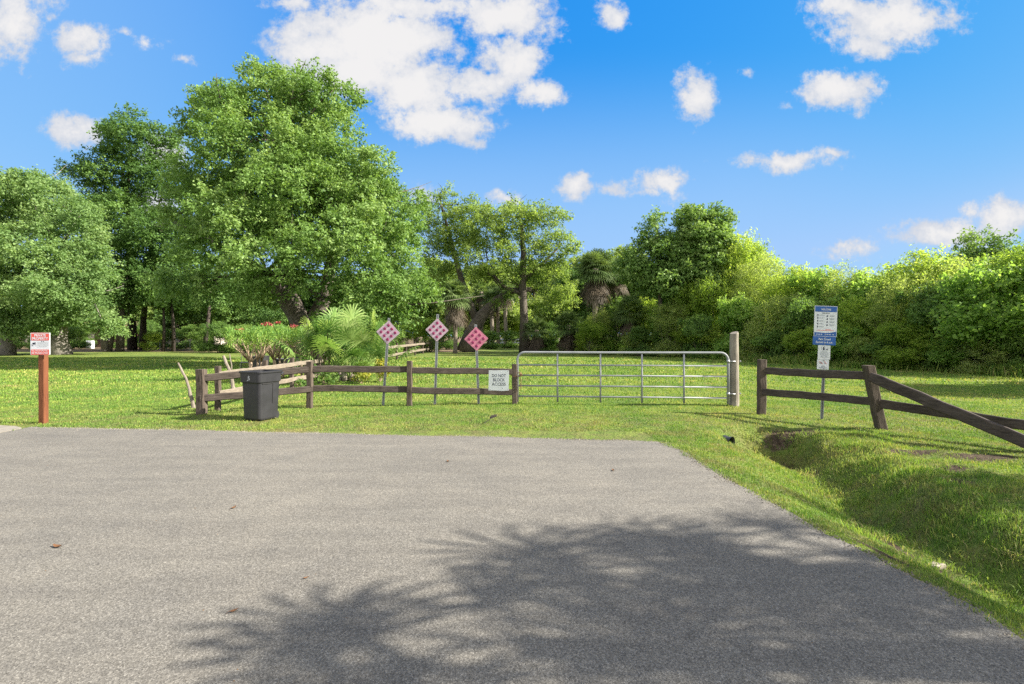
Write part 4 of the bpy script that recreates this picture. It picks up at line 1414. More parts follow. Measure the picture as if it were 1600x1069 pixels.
fence_thing('sunlit pale two rail fence running straight back from the corner behind the black bin', sp, rl, 6, 'fence_post', 'fence_pale')

rl = []
R1 = G(1190, 647); R1t = P(1191, 562, R1.y)
R2 = G(1378, 671); R2t = P(1357, 571, R2.y)
R3 = Vector((7.54, 7.0, 0)); R3t = Vector((7.54, 7.0, 1.0))
def mid(a, y, Y): return P(a, y, Y)
rl.append((P(1192, 579.5, R1.y) + Vector((-.03, .05, 0)), P(1359, 587.5, R2.y) + Vector((.05, 0, 0)), .06, .145))
rl.append((P(1190, 612, R1.y - .03) + Vector((-.04, .05, 0)), P(1367, 627.5, R2.y) + Vector((.05, -.05, 0)), .06, .14))
pA = P(1367, 629, R2.y + .03)
rl.append((pA, Vector((R3.x, R3.y, .30)), .06, .15))
fr = fence_thing('weathered brown rail fence right of the gate with a leaning middle post', [(R1, R1t, .155), (R2, R2t, .16), (R3, R3t, .15)], rl, 9)
for c in children(fr):
    pass
# the top rail that dropped at one end
mb = MB()
d0 = P(1360, 588, R2.y - .12); d1 = Vector((6.98, 6.45, .05))
mb.beam(d0, d1, .07, .17, 16, .007, .016, random.Random(4), ends=.85)
o = mb.build('fallen_rail', M['fence'], off=None)
tag(o, 'long fallen fence rail sloping from the leaning post down to the grass', 'fence rail')

# far plank fence beyond the palmetto
rl, ps = [], []
fy = [31, 34.5, 38, 42, 46, 50, 55]
fx = [-7.6, -7.75, -7.85, -7.95, -8.0, -8.05, -8.1]
for x, y in zip(fx, fy):
    ps.append((Vector((x, y, 0)), Vector((x, y, 1.12)), .12))
for z in (.38, .9):
    for i in range(len(fy) - 1):
        rl.append((Vector((fx[i] + .09, fy[i], z)), Vector((fx[i + 1] + .09, fy[i + 1] - .01, z)), .05, .17))
fence_thing('distant cream plank fence in the shade beyond the palmetto clump', ps, rl, 10, 'fence_post', 'fence_pale')
# white rail far behind the pale palm trunks
rl, ps = [], []
for x in (-3.5, -1.5, .5, 2.5):
    ps.append((Vector((x, 80, 0)), Vector((x, 80, 1.25)), .14))
rl.append((Vector((-3.5, 79.9, 1.05)), Vector((2.5, 79.9, 1.05)), .06, .2)); rl.append((Vector((-3.5, 79.9, .55)), Vector((2.5, 79.9, .55)), .06, .18))
fence_thing('tiny white rail fence far behind the pale palm trunks', ps, rl, 11, 'white_sign', 'white_sign')
# wire fence at far left
b = Vector(((250 - 800) / 800 * 58, 58, 0))
t = thing('wire_fence', 'low wire mesh fence in the shade beyond the two dark trunks', 'fence', b)
for k in range(5):
    mb = MB(); mb.tube([(k * 1.7, 0, -.1), (k * 1.7, 0, 1.2)], .035, 6); mb.build('post', M['galv_dull'], t)
mb = MB()
for k in range(34):
    mb.tube([(k * .2, 0, .05), (k * .2, 0, 1.12)], .006, 4)
for k in range(7):
    mb.tube([(0, 0, .08 + k * .17), (6.8, 0, .08 + k * .17)], .006, 4)
mb.build('mesh_panel', M['galv_dull'], t)

# ------------------------------------------------------------------ gate
g0 = Vector((.13, 12.0, 0)); g1 = Vector((4.91, 11.63, 0))
ang = math.atan2(g1.y - g0.y, g1.x - g0.x)
GL = (g1 - g0).length
t = thing('field_gate', 'wide closed galvanised tube gate between the wooden fences', 'gate', g0, ang)
mb = MB()
top, bot, rad_ = 1.215, .055, .028
c = .17
path = [(0, 0, bot)]
path += [(0, 0, top - c)]
for k in range(1, 7):
    a = PI / 2 * k / 6
    path.append((c - c * math.cos(a), 0, top - c + c * math.sin(a)))
path.append((GL * .33, 0, top - .004)); path.append((GL * .66, 0, top - .003))
for k in range(0, 7):
    a = PI / 2 * k / 6
    path.append((GL - c + c * math.sin(a), 0, top - c + c * math.cos(a)))
path += [(GL, 0, bot)]
mb.tube(path, rad_, 12)
mb.build('frame', M['galv'], t, True)
for z in (.92, .68, .435, .19):
    mb = MB(); mb.tube([(.02, .0, z), (GL - .02, 0, z)], .019, 12); mb.build('cross_bar', M['galv'], t, True)
for px in (872, 939, 1003, 1067):
    x = (px - 800) / 800 * 11.82 - g0.x
    mb = MB(); mb.tube([(x, .003, .06), (x, .002, .6), (x, .003, top - .01)], .022, 10)
    mb.build('upright', M['galv'], t, True)
for z in (1.02, .28):
    mb = MB()
    mb.tube([(GL, 0, z - .035), (GL, 0, z + .035)], .036, 10)
    h_ = mb.build('hinge', M['galv_dull'], t, True)
    mb = MB(); mb.tube([(GL + .03, 0, z), (GL + .16, 0, z)], .014, 8); mb.build('hinge_pin', M['galv_dull'], h_, True)
# chain that ties the gate to the fence post
ch = thing('chain', 'rusty chain looped round the gate end and the fence post', 'chain', (.13, 11.95, .70))
mb = MB()
for k in range(22):
    a = 2 * PI * k / 22
    cpt = Vector((-.03 + .10 * math.cos(a), .03 * math.sin(a) - .02, -.0 + .05 * math.sin(a * 1.0) + .015 * math.sin(3 * a)))
    tdir = Vector((-math.sin(a), .3 * math.cos(a), .5 * math.cos(a))).normalized()
    n_ = Vector((0, 0, 1)) if k % 2 else Vector((0, 1, 0))
    s_ = tdir.cross(n_).normalized()
    lp = []
    for j in range(9):
        q = 2 * PI * j / 8
        lp.append(cpt + tdir * .02 * math.cos(q) + s_ * .011 * math.sin(q))
    mb.tube(lp, .0045, 5, False)
for k in range(9):
    z0 = -.06 - k * .032
    lp = []
    for j in range(9):
        q = 2 * PI * j / 8
        s_ = Vector((1, 0, 0)) if k % 2 else Vector((0, 1, 0))
        lp.append(Vector((.075, -.05, z0)) + Vector((0, 0, 1)) * .02 * math.cos(q) + s_ * .011 * math.sin(q))
    mb.tube(lp, .0045, 5, False)
mb.build('links', M['rust'], ch)
mb = MB()
mb.box((.08, -.055, .0), (.05, .022, .055), None, .005)
mb.tube([(.065, -.055, .02), (.065, -.055, .05), (.08, -.055, .062), (.095, -.055, .05), (.095, -.055, .02)], .005, 6)
mb.build('padlock', M['rust'], ch)

# tall hinge post
gp = Vector(((1147 - 800) / 800 * 11.72, 11.72, 0))
t = thing('gate_post', 'tall round grey wooden post at the hinge end of the gate', 'post', gp)
mb = MB()
pr = random.Random(2)
prof = [-.15, 0, .15, .4, .7, 1.0, 1.3, 1.55, 1.655, 1.672]
mb.tube([(pr.uniform(-.006, .006), pr.uniform(-.006, .006), z) for z in prof], [.112, .112, .108, .104, .103, .099, .098, .095, .094, .088], 18)
mb.build('shaft', M['gate_post'], t, False)
for z in (1.02, .28):
    mb = MB(); mb.tube([(-.14, 0, z), (.16, 0, z)], .011, 8); hb = mb.build('hinge_bolt', M['galv'], t)
    mb = MB(); mb.tube([(.13, 0, z), (.145, 0, z)], .024, 6); mb.build('nut', M['galv'], hb)

# ------------------------------------------------------------------ signs
def text_geo(txt, size, bold=0.0):
    cu = bpy.data.curves.new('txt', 'FONT')
    cu.body = txt; cu.size = size; cu.align_x = 'CENTER'; cu.align_y = 'CENTER'
    cu.offset = bold * size
    cu.resolution_u = 3
    o = bpy.data.objects.new('txt', cu)
    COL.objects.link(o)
    bpy.context.view_layer.update()
    me = bpy.data.meshes.new_from_object(o.evaluated_get(bpy.context.evaluated_depsgraph_get()))
    vs = [v.co.copy() for v in me.vertices]
    fs = [tuple(p.vertices) for p in me.polygons]
    bpy.data.objects.remove(o); bpy.data.curves.remove(cu); bpy.data.meshes.remove(me)
    return vs, fs


def put_text(mb, txt, size, cx, cz, y, bold=.02, width=None):
    vs, fs = text_geo(txt, size, bold)
    if width:
        xs = [v.x for v in vs]
        s = width / (max(xs) - min(xs))
    else:
        s = 1
    mb.add([Vector((v.x * s + cx, y, v.y + cz)) for v in vs], fs)


def rect(mb, cx, cz, w, h, y, r=0):
    if r <= 0:
        mb.add([(cx - w / 2, y, cz - h / 2), (cx + w / 2, y, cz - h / 2), (cx + w / 2, y, cz + h / 2), (cx - w / 2, y, cz + h / 2)], [(0, 1, 2, 3)])
    else:
        vs = []
        for (sx, sz, a0) in ((1, -1, -90), (1, 1, 0), (-1, 1, 90), (-1, -1, 180)):
            for k in range(4):
                a = R(a0 + 30 * k)
                vs.append((cx + sx * (w / 2 - r) + r * math.cos(a), y, cz + sz * (h / 2 - r) + r * math.sin(a)))
        mb.add(vs, [tuple(range(len(vs)))])


def disc(mb, cx, cz, r, y, n=18):
    mb.add([(cx + r * math.cos(2 * PI * k / n), y, cz + r * math.sin(2 * PI * k / n)) for k in range(n)], [tuple(range(n))])


def plate(mb, outline, y0, y1):
    """closed outline (x,z) extruded between y0 (front) and y1 (back)"""
    n = len(outline)
    vs = [(x, y0, z) for x, z in outline] + [(x, y1, z) for x, z in outline]
    mb.add(vs, [tuple(range(n)), tuple(range(2 * n - 1, n - 1, -1))] + [(i, n + i, n + (i + 1) % n, (i + 1) % n) for i in range(n)])


def rrect(w, h, r):
    vs = []
    for (sx, sz, a0) in ((1, -1, -90), (1, 1, 0), (-1, 1, 90), (-1, -1, 180)):
        for k in range(4):
            a = R(a0 + 30 * k)
            vs.append((sx * (w / 2 - r) + r * math.cos(a), sz * (h / 2 - r) + r * math.sin(a)))
    return vs


def shift(outl, dx, dz_):
    return [(x + dx, z + dz_) for x, z in outl]


# private property sign
b = G(68, 661.5)
t = thing('warning_sign', 'red and white private property sign on a brown square post', 'sign', (b.x, b.y, gz(b.x, b.y)), R(1))
mb = MB(); mb.beam((0, 0, -.2), (0, 0, 1.60), .106, .102, 10, .001, .008, random.Random(1), side=(1, 0, 0)); mb.build('post', M['brown_paint'], t)
zc = 1.455
mb = MB(); plate(mb, shift(rrect(.35, .405, .014), 0, zc), -.068, -.0605)
pn = mb.build('panel', M['white_sign'], t)
mb = MB()
for (zz, w_, h_) in ((zc + .1225, .318, .122), (zc - .1475, .318, .088), (zc + .197, .335, .006), (zc - .197, .335, .006)):
    mb = MB(); rect(mb, 0, zz, w_, h_, -.0702); mb.build('red_band', M['red_ink'], pn)
mb = MB(); put_text(mb, 'PRIVATE', .062, 0, zc + .150, -.0722, .03, .205); mb.build('lettering', M['white_sign'], pn)
mb = MB(); put_text(mb, 'PROPERTY', .062, 0, zc + .094, -.0722, .03, .285); mb.build('lettering', M['white_sign'], pn)
mb = MB(); put_text(mb, 'ALL VIOLATORS WILL', .040, 0, zc - .126, -.0722, .02, .285); mb.build('lettering', M['white_sign'], pn)
mb = MB(); put_text(mb, 'BE PROSECUTED', .040, 0, zc - .169, -.0722, .02, .285); mb.build('lettering', M['white_sign'], pn)
mb = MB()
# camera pictogram
plate(mb, [(-.125, zc + .012), (-.085, zc + .030), (-.074, zc + .010), (-.114, zc - .010)], -.0722, -.0715)
disc(mb, -.118, zc + .004, .018, -.0722)
rect(mb, -.092, zc - .012, .012, .022, -.0722); rect(mb, -.135, zc - .035, .022, .012, -.0722)
rect(mb, .028, zc + .042, .018, .012, -.0722); rect(mb, .062, zc + .042, .018, .012, -.0722)
mb.build('camera_pictogram', M['ink'], pn)
mb = MB()
for k, w in enumerate((.20, .19, .20, .15)):
    rect(mb, .045, zc + .020 - k * .022, w, .007, -.0722)
mb.build('fine_print', M['grey_ink'], pn)

# do not block access sign, hung on the rails
yb = (C0.y + D0.y) / 2 + .02
c0 = P(779.5, 594.5, 11.80)
t = thing('notice_sign', 'white metal sign with dark lettering hung on the rails beside the gate', 'sign', (c0.x, c0.y, c0.z), R(-4))
w2, h2 = .232, .235
outl = []
for k in range(9): outl.append((-w2 - .008 + (2 * w2 + .004) * k / 8, -h2 + .006 * math.sin(k * .9)))
outl += [(w2 - .006, -h2 * .5), (w2, 0), (w2 + .004, h2)]
for k in range(7): outl.append((w2 - (2 * w2) * (k + 1) / 8, h2 + .003 * math.sin(k)))
outl += [(-w2, h2), (-w2 - .001, .0)]
mb = MB(); plate(mb, outl, -.016, -.010)
pn = mb.build('panel', M['white_sign'], t)
mb = MB()
for (tx_, z_, w_) in (('DO NOT', .108, .32), ('BLOCK', .010, .27), ('ACCESS', -.088, .32)):
    mb = MB(); put_text(mb, tx_, .098, 0, z_, -.019, .012, w_); mb.build('lettering', M['ink'], pn)
mb = MB(); rect(mb, .08, -.178, .025, .010, -.019); mb.build('fine_print', M['ink'], pn)
for x in (-.2, .2):
    for z in (-.21, .21):
        mb = MB(); mb.tube([(x, -.019, z), (x, .004, z)], .008, 8); mb.build('screw', M['galv_dull'], t)


# spotted red diamond end-of-road markers
def marker(label, bx, by, tx, ty, cx, cy, y, half, face):
    base = P(bx, by, y); base.z = 0
    tp = P(tx, ty, y)
    t = thing('marker_sign', label, 'sign', base, 0, 'spotted diamond signs on steel posts')
    d = (tp - base)
    e = d.normalized()
    side = Vector((1, 0, 0)) - e * e.x
    side.normalize()
    fw = Vector((0, -1, 0))
    # U channel post
    mb = MB()
    prof = [(-.030, .0), (-.016, .0), (-.010, .022), (.010, .022), (.016, .0), (.030, .0), (.030, -.004), (.013, -.004), (.007, .018), (-.007, .018), (-.013, -.004), (-.030, -.004)]
    n = len(prof)
    vs, fs = [], []
    for k in range(2):
        o_ = -e * .3 if k == 0 else d
        vs += [o_ + side * a + Vector((0, 1, 0)) * b_ for a, b_ in prof]
    fs = [(i, (i + 1) % n, n + (i + 1) % n, n + i) for i in range(n)] + [tuple(range(n - 1, -1, -1)), tuple(range(n, 2 * n))]
    mb.add(vs, fs)
    mb.build('post', M['galv_dull'], t)
    cpos = P(cx, cy, y) - base
    Mx = Matrix((side, Vector((0, 1, 0)), e)).transposed()
    q = half
    rd = .02
    # rounded diamond
    outl = []
    for k in range(4):
        a = R(-90 + 90 * k)
        tipx, tipz = q * math.cos(a), q * math.sin(a)
        for dd_ in (-35, 0, 35):
            aa = a + R(dd_)
            outl.append((tipx - rd * 1.414 * math.cos(a) + rd * math.cos(aa), tipz - rd * 1.414 * math.sin(a) + rd * math.sin(aa)))
    mb = MB()
    plate(mb, outl, -.014, -.008)
    mb.v = [tuple(Mx @ Vector(p) + cpos) for p in mb.v]
    pn = mb.build('panel', M[face], t)
    for (ux, uz) in [(0, 0), (1, 1), (-1, 1), (1, -1), (-1, -1), (2, 0), (-2, 0), (0, 2), (0, -2)]:
        mb = MB()
        s = q * .295
        n = 20
        r_ = q * .128
        cxx, czz = ux * s, uz * s
        vs = [(cxx + r_ * math.cos(2 * PI * k / n), -.0145, czz + r_ * math.sin(2 * PI * k / n)) for k in range(n)] + [(cxx + r_ * .85 * math.cos(2 * PI * k / n), -.021, czz + r_ * .85 * math.sin(2 * PI * k / n)) for k in range(n)] + [(cxx, -.0225, czz)]
        fs = [(i, (i + 1) % n, n + (i + 1) % n, n + i) for i in range(n)] + [(n + i, n + (i + 1) % n, 2 * n) for i in range(n)]
        mb.add([Mx @ Vector(v) + cpos for v in vs], fs)
        mb.build('reflector', M['dot'], pn)
    for zz in (q * .78, -q * .78):
        mb = MB()
        mb.tube([Mx @ Vector((0, -.0145, zz)) + cpos, Mx @ Vector((0, -.021, zz)) + cpos], .010, 8)
        mb.build('bolt', M['galv'], pn)
    return t


marker('leftmost spotted pink diamond sign, tilted to the right on its post', 598.5, 635, 608, 497, 606.5, 519.5, 11.80, .275, 'pink_sign')
marker('middle spotted pink diamond sign, tallest and nearly upright', 679.5, 634, 684, 491, 683, 515.8, 11.92, .272, 'pink_sign')
marker('rightmost spotted diamond sign, redder and lower with post tilted left', 748, 632, 743.3, 507, 744.2, 529.5, 12.02, .285, 'pink_red_sign')

# park notice board
b = G(1284, 655)
t = thing('park_sign', 'blue and white park rules sign over a white plate on a steel post', 'sign', (b.x, b.y, gz(b.x, b.y)), R(-6))
t.rotation_euler = (R(-1), R(2.4), R(-6))
mb = MB()
prof = [(-.030, .0), (-.016, .0), (-.010, .022), (.010, .022), (.016, .0), (.030, .0), (.030, -.004), (.013, -.004), (.007, .018), (-.007, .018), (-.013, -.004), (-.030, -.004)]
n = len(prof)
vs = [(a, b_, -.3) for a, b_ in prof] + [(a, b_, 2.14) for a, b_ in prof]
mb.add(vs, [(i, (i + 1) % n, n + (i + 1) % n, n + i) for i in range(n)] + [tuple(range(n - 1, -1, -1)), tuple(range(n, 2 * n))])
mb.build('post', M['galv'], t)
# welcome panel: z 1.62 .. 2.17
zc, hw, hh = 1.885, .207, .295
mb = MB(); plate(mb, shift(rrect(2 * hw, 2 * hh, .012), .0, zc), -.016, -.009)
pn = mb.build('panel', M['white_sign'], t)
mb = MB()
rect(mb, 0, zc + hh - .062, 2 * hw - .018, .106, -.0182)
mb.build('blue_band', M['blue_ink'], pn)
mb = MB()
sw = [(-hw + .008, zc - hh + .008), (hw - .008, zc - hh + .008), (hw - .008, zc - hh + .10), (hw * .75, zc - hh + .092), (hw * .45, zc - hh + .076), (0, zc - hh + .070), (-hw * .5, zc - hh + .075), (-hw + .008, zc - hh + .078)]
mb.add([(x, -.0182, z) for x, z in sw], [tuple(range(len(sw)))])
mb.build('blue_band', M['blue_ink'], pn)
mb = MB(); put_text(mb, 'WELCOME', .05, 0, zc + hh - .072, -.0204, .02, .18)
for k, x in enumerate((-.15, -.11, -.07, .0, .04, .08, .14)): rect(mb, x, zc - hh + .040, .028, .012, -.0204)
mb.build('lettering', M['white_sign'], pn)
mb = MB(); put_text(mb, 'PARK RULES', .03, 0, zc + hh - .142, -.0184, .02, .135)
for k in range(5):
    z = zc + .115 - k * .056
    disc(mb, -.145, z + .008, .011, -.0184, 10); rect(mb, -.145, z - .008, .014, .02, -.0184)
for k in range(4):
    z = zc + .100 - k * .058
    plate(mb, [(.012, z - .016), (.042, z - .012), (.036, z + .016), (.020, z + .018)], -.0184, -.0178)
mb.build('pictogram', M['ink'], pn)
mb = MB()
for k in range(5):
    z = zc + .115 - k * .056
    rect(mb, -.078, z, .085 - .012 * (k % 2), .011, -.0184)
for k in range(4):
    z = zc + .100 - k * .058
    rect(mb, .115, z + .010, .095, .010, -.0184); rect(mb, .11, z - .009, .085 - .02 * (k % 2), .010, -.0184)
mb.build('fine_print', M['grey_ink'], pn)
for (x_, z_, w_) in ((0, zc - .178, .31), (.05, zc - .158, .10)):
    mb = MB(); rect(mb, x_, z_, w_, .008, -.0184); mb.build('red_print', M['red_ink'], pn)
# hours plate
zc2 = 1.508
mb = MB(); plate(mb, shift(rrect(.415, .165, .012), -.012, zc2), -.018, -.010)
pn2 = mb.build('hours_panel', M['blue_ink'], t)
for (tx_, z_, w_) in (('Park Closed', zc2 + .028, .215), ('Sunset to 6 a.m.', zc2 - .030, .31)):
    mb = MB(); put_text(mb, tx_, .056, -.01, z_, -.0205, .02, w_); mb.build('lettering', M['white_sign'], pn2)
# dog plate and lower plate
zc3 = 1.285
mb = MB(); plate(mb, shift(rrect(.225, .27, .008), -.008, zc3), -.016, -.010); pn3 = mb.build('dog_panel', M['white_sign'], t)
mb = MB()
disc(mb, -.02, zc3 + .095, .012, -.0184, 10); plate(mb, [(-.034, zc3 + .04), (-.022, zc3 + .04), (-.018, zc3 + .055), (-.012, zc3 + .04), (-.002, zc3 + .04), (-.006, zc3 + .083), (-.030, zc3 + .083)], -.0184, -.0178)
plate(mb, [(.018, zc3 + .04), (.024, zc3 + .04), (.026, zc3 + .05), (.044, zc3 + .05), (.046, zc3 + .04), (.052, zc3 + .04), (.054, zc3 + .064), (.064, zc3 + .07), (.056, zc3 + .078), (.046, zc3 + .064), (.022, zc3 + .062)], -.0184, -.0178)
rect(mb, .008, zc3 + .072, .03, .003, -.0184); rect(mb, -.056, zc3 + .072, .004, .07, -.0184)
mb.build('dog_pictogram', M['ink'], pn3)
mb = MB()
for k, w in enumerate((.10, .15, .16, .14, .12, .17)): rect(mb, -.008, zc3 + .012 - k * .021, w, .009, -.0184)
mb.build('fine_print', M['grey_ink'], pn3)
zc4 = 1.052
mb = MB(); plate(mb, shift(rrect(.215, .19, .008), -.02, zc4), -.014, -.008); pn4 = mb.build('lower_panel', M['white_sign'], t)
mb = MB()
plate(mb, [(-.09, zc4 + .012), (-.03, zc4 + .012), (-.03, zc4 + .035), (-.045, zc4 + .05), (-.075, zc4 + .05), (-.09, zc4 + .03)], -.0164, -.0158)
plate(mb, [(.0, zc4 + .012), (.035, zc4 + .012), (.02, zc4 + .05), (.01, zc4 + .05)], -.0164, -.0158)
disc(mb, -.02, zc4 + .075, .011, -.0164, 10)
rect(mb, -.02, zc4 - .035, .06, .02, -.0164); rect(mb, -.02, zc4 - .065, .14, .02, -.0164)
mb.build('pictogram', M['grey_ink'], pn4)
mb = MB()
for (xa, za, xb, zb_) in ((-.095, zc4 + .056, -.03, zc4 + .008), (-.005, zc4 + .056, .04, zc4 + .008)):
    mb = MB()
    plate(mb, [(xa, za), (xa + .006, za + .004), (xb + .006, zb_ + .004), (xb, zb_)], -.0182, -.0176)
    mb.build('red_slash', M['red_ink'], pn4)
for z in (2.15, 1.63, 1.57, 1.44, 1.40, 1.17, 1.13, .98):
    mb = MB(); mb.tube([(-.004, -.0165, z), (-.004, -.0225, z)], .008, 8); mb.build('bolt', M['galv'], t)

# ------------------------------------------------------------------ wheeled bin
b = G(408, 654.5)
t = thing('wheelie_bin', 'black wheeled rubbish bin with an open top and a white letter mark', 'bin', (b.x, b.y, gz(b.x, b.y)), R(-20))
def sq(w, d, z, r, n=5):
    vs = []
    for (sx, sy, a0) in ((1, -1, -90), (1, 1, 0), (-1, 1, 90), (-1, -1, 180)):
        for k in range(n):
            a = R(a0 + 90 * k / (n - 1))
            vs.append(Vector((sx * (w / 2 - r) + r * math.cos(a), sy * (d / 2 - r) + r * math.sin(a), z)))
    return vs
def loft(mb, rings, cap0=True, cap1=False):
    n = len(rings[0])
    vs = [p for rg in rings for p in rg]
    fs = []
    for k in range(len(rings) - 1):
        for i in range(n):
            j = (i + 1) % n
            fs.append((k * n + i, k * n + j, k * n + n + j, k * n + n + i))
    if cap0: fs.append(tuple(range(n - 1, -1, -1)))
    if cap1: fs.append(tuple(range((len(rings) - 1) * n, len(rings) * n)))
    mb.add(vs, fs)
mb = MB()
loft(mb, [sq(.40, .46, .02, .07), sq(.42, .48, .05, .07), sq(.455, .52, .70, .07), sq(.465, .53, .72, .07), sq(.50, .565, .735, .07), sq(.515, .58, .90, .07), sq(.515, .58, .915, .07), sq(.47, .535, .915, .06), sq(.44, .50, .5, .06), sq(.39, .45, .06, .06)], True, True)
mb.build('body', M['bin'], t)
mb = MB()
loft(mb, [sq(.545, .61, .905, .08), sq(.55, .615, .915, .08), sq(.55, .615, .938, .08), sq(.53, .595, .943, .08), sq(.475, .54, .942, .065), sq(.473, .538, .917, .065)], False, False)
mb.build('rim', M['bin'], t)
mb = MB()   # raised L moulding on the right side
for (y0, z0, y1, z1) in ((-.19, .70, .065, .70), (.065, .70, .065, .32)):
    xx0 = .21 + (.0175) * (z0 - .05) / .65 + .003
    xx1 = .21 + (.0175) * (z1 - .05) / .65 + .003
    mb.tube([(xx0, y0, z0), (xx1, y1, z1)], .009, 6)
mb.build('moulding', M['rubber'], t)
for sx in (-1, 1):
    mb = MB(); mb.tube([(sx * .165, .17, .078), (sx * .206, .17, .078)], .08, 20); w_ = mb.build('wheel', M['rubber'], t)
    mb = MB(); mb.tube([(sx * .2061, .17, .078), (sx * .212, .17, .078)], .045, 14); mb.build('hub', M['bin'], w_)
mb = MB(); mb.tube([(-.2, .30, .86), (-.2, .36, .88), (.2, .36, .88), (.2, .30, .86)], .016, 8); mb.build('handle', M['bin'], t)
mb = MB()   # white handwritten mark
yq = -.2925
def stroke(mb, pts_, w_):
    for (a_, b_) in zip(pts_[:-1], pts_[1:]):
        dx_, dz__ = b_[0] - a_[0], b_[1] - a_[1]
        L_ = math.hypot(dx_, dz__) or 1
        nx_, nz_ = -dz__ / L_ * w_ / 2, dx_ / L_ * w_ / 2
        def yy_(z): return -.2825 - .0075 * (z - .735) / .165 - .0035
        mb.add([(a_[0] - nx_, yy_(a_[1]), a_[1] - nz_), (b_[0] - nx_, yy_(b_[1]), b_[1] - nz_), (b_[0] + nx_, yy_(b_[1]), b_[1] + nz_), (a_[0] + nx_, yy_(a_[1]), a_[1] + nz_)], [(0, 1, 2, 3)])
stroke(mb, [(-.045, .760), (-.02, .778), (-.012, .85), (.004, .855), (.012, .838), (-.008, .818)], .007)
stroke(mb, [(-.008, .818), (.018, .815), (.022, .79), (.0, .778), (-.012, .785)], .007)
mb.build('letter_mark', M['white_sign'], t)

# ------------------------------------------------------------------ dead sticks
def stick(label, bx, by, tx, ty, r0, r1, seed):
    a = G(bx, by); e = P(tx, ty, a.y)
    r = random.Random(seed)
    mb = MB()
    n = 9
    pts_, rad = [], []
    for i in range(n + 1):
        tt = i / n
        p = a.lerp(e, tt)
        p.x += .05 * math.sin(tt * PI) + r.uniform(-.008, .008)
        p.y += r.uniform(-.01, .01)
        p.z -= .06 * (1 - tt)
        pts_.append(p - a)
        rad.append((r0 * (1 - tt) + r1 * tt) * (1.5 if i == 0 else r.uniform(.9, 1.1)))
    mb.tube(pts_, rad, 8)
    o = mb.build('dead_stick', M['deadwood'], None)
    o.location = a
    mb2 = MB()
    return tag(o, label, 'stick', 'dead sticks standing in the lawn')


stick('bleached dead stick leaning left in the grass beside the fence corner', 303, 637, 279, 567, .042, .02, 1)
stick('thick bleached stick leaning left behind the side fence', 365, 607, 349, 556, .055, .04, 2)
stick('thin upright bleached stick right of the thick leaning one', 361, 602, 358.5, 553, .026, .016, 3)

# ------------------------------------------------------------------ small things behind the oleanders
q = Vector(((385 - 800) / 800 * 22.5, 22.5, 0))
t = thing('garden_chair', 'thin dark metal garden chair on the lawn left of the oleanders', 'chair', q, R(20))
mb = MB()
mb.box((0, 0, .44), (.46, .44, .025), None, .008); mb.build('seat', M['black'], t)
mb = MB()
mb.tube([(-.22, .21, .44), (-.22, .28, .88), (.22, .28, .88), (.22, .21, .44)], .012, 6)
for k in range(4): mb.tube([(-.13 + k * .088, .22, .46), (-.13 + k * .088, .28, .88)], .007, 5)
mb.build('backrest', M['black'], t)
for x in (-.22, .22):
    for y in (-.2, .2):
        mb = MB(); mb.tube([(x, y, -.02), (x, y, .44)], .013, 6); mb.build('leg', M['black'], t)
def tub(label, px, y, w, h, name='planter_tub'):
    t = thing(name, label, 'tub', ((px - 800) / 800 * y, y, 0), 0, 'black tubs behind the oleanders')
    mb = MB()
    n = 18
    rings = []
    for (rr_2, z) in ((w * .40, -.02), (w * .46, h * .6), (w * .5, h), (w * .46, h), (w * .42, h * .7)):
        rings.append([Vector((rr_2 * math.cos(2 * PI * k / n), rr_2 * math.sin(2 * PI * k / n), z)) for k in range(n)])
    loft(mb, rings, True, True)
    mb.build('pot', M['black'], t)
    mb = MB(); mb.tube([(w * .51 * math.cos(2 * PI * k / 18), w * .51 * math.sin(2 * PI * k / 18), h) for k in range(19)], .015, 6, False); mb.build('rim', M['black'], t)
tub('black round tub behind the second oleander stems', 406, 21.5, .75, .75)
tub('wide black tub right of the second oleander stems', 447, 22.5, 1.1, .6)
tub('black tub in the shade beside the palmetto', 492, 19.2, .6, .8)

# dead palm leaf on the lawn, and bits on the asphalt
def litter_leaf(label, px, py, L, seed, mat='dry_leaf', name='fallen_leaf', z=.006):
    a = G(px, py)
    r = random.Random(seed)
    mb = MB()
    ang_ = r.uniform(0, 6.28)
    n = 5
    vs, fs = [], []
    for i in range(n + 1):
        tt = i / n
        w = L * .22 * math.sin(PI * min(.97, max(.05, tt)))
        x, zz = (tt - .5) * L, .35 * L * (tt - .5) ** 2 * 2 + .002
        vs += [(x, -w, zz + w * .35), (x, 0, zz), (x, w, zz + w * .35)]
    for i in range(n):
        for k in range(2):
            fs.append((i * 3 + k, i * 3 + k + 1, i * 3 + 4 + k, i * 3 + 3 + k))
    mb.add(vs, fs)
    mb.tube([(-.5 * L, 0, .35 * L * .5 + .002), (-.72 * L, .02 * L, .002)], L * .012, 4)
    o = mb.build(name, M[mat])
    o.location = (a.x, a.y, z + (gz(a.x, a.y) if py < 680 else 0))
    o.rotation_euler = (0, 0, ang_)
    return tag(o, label, 'leaf', 'fallen leaves on the asphalt' if py > 680 else None)


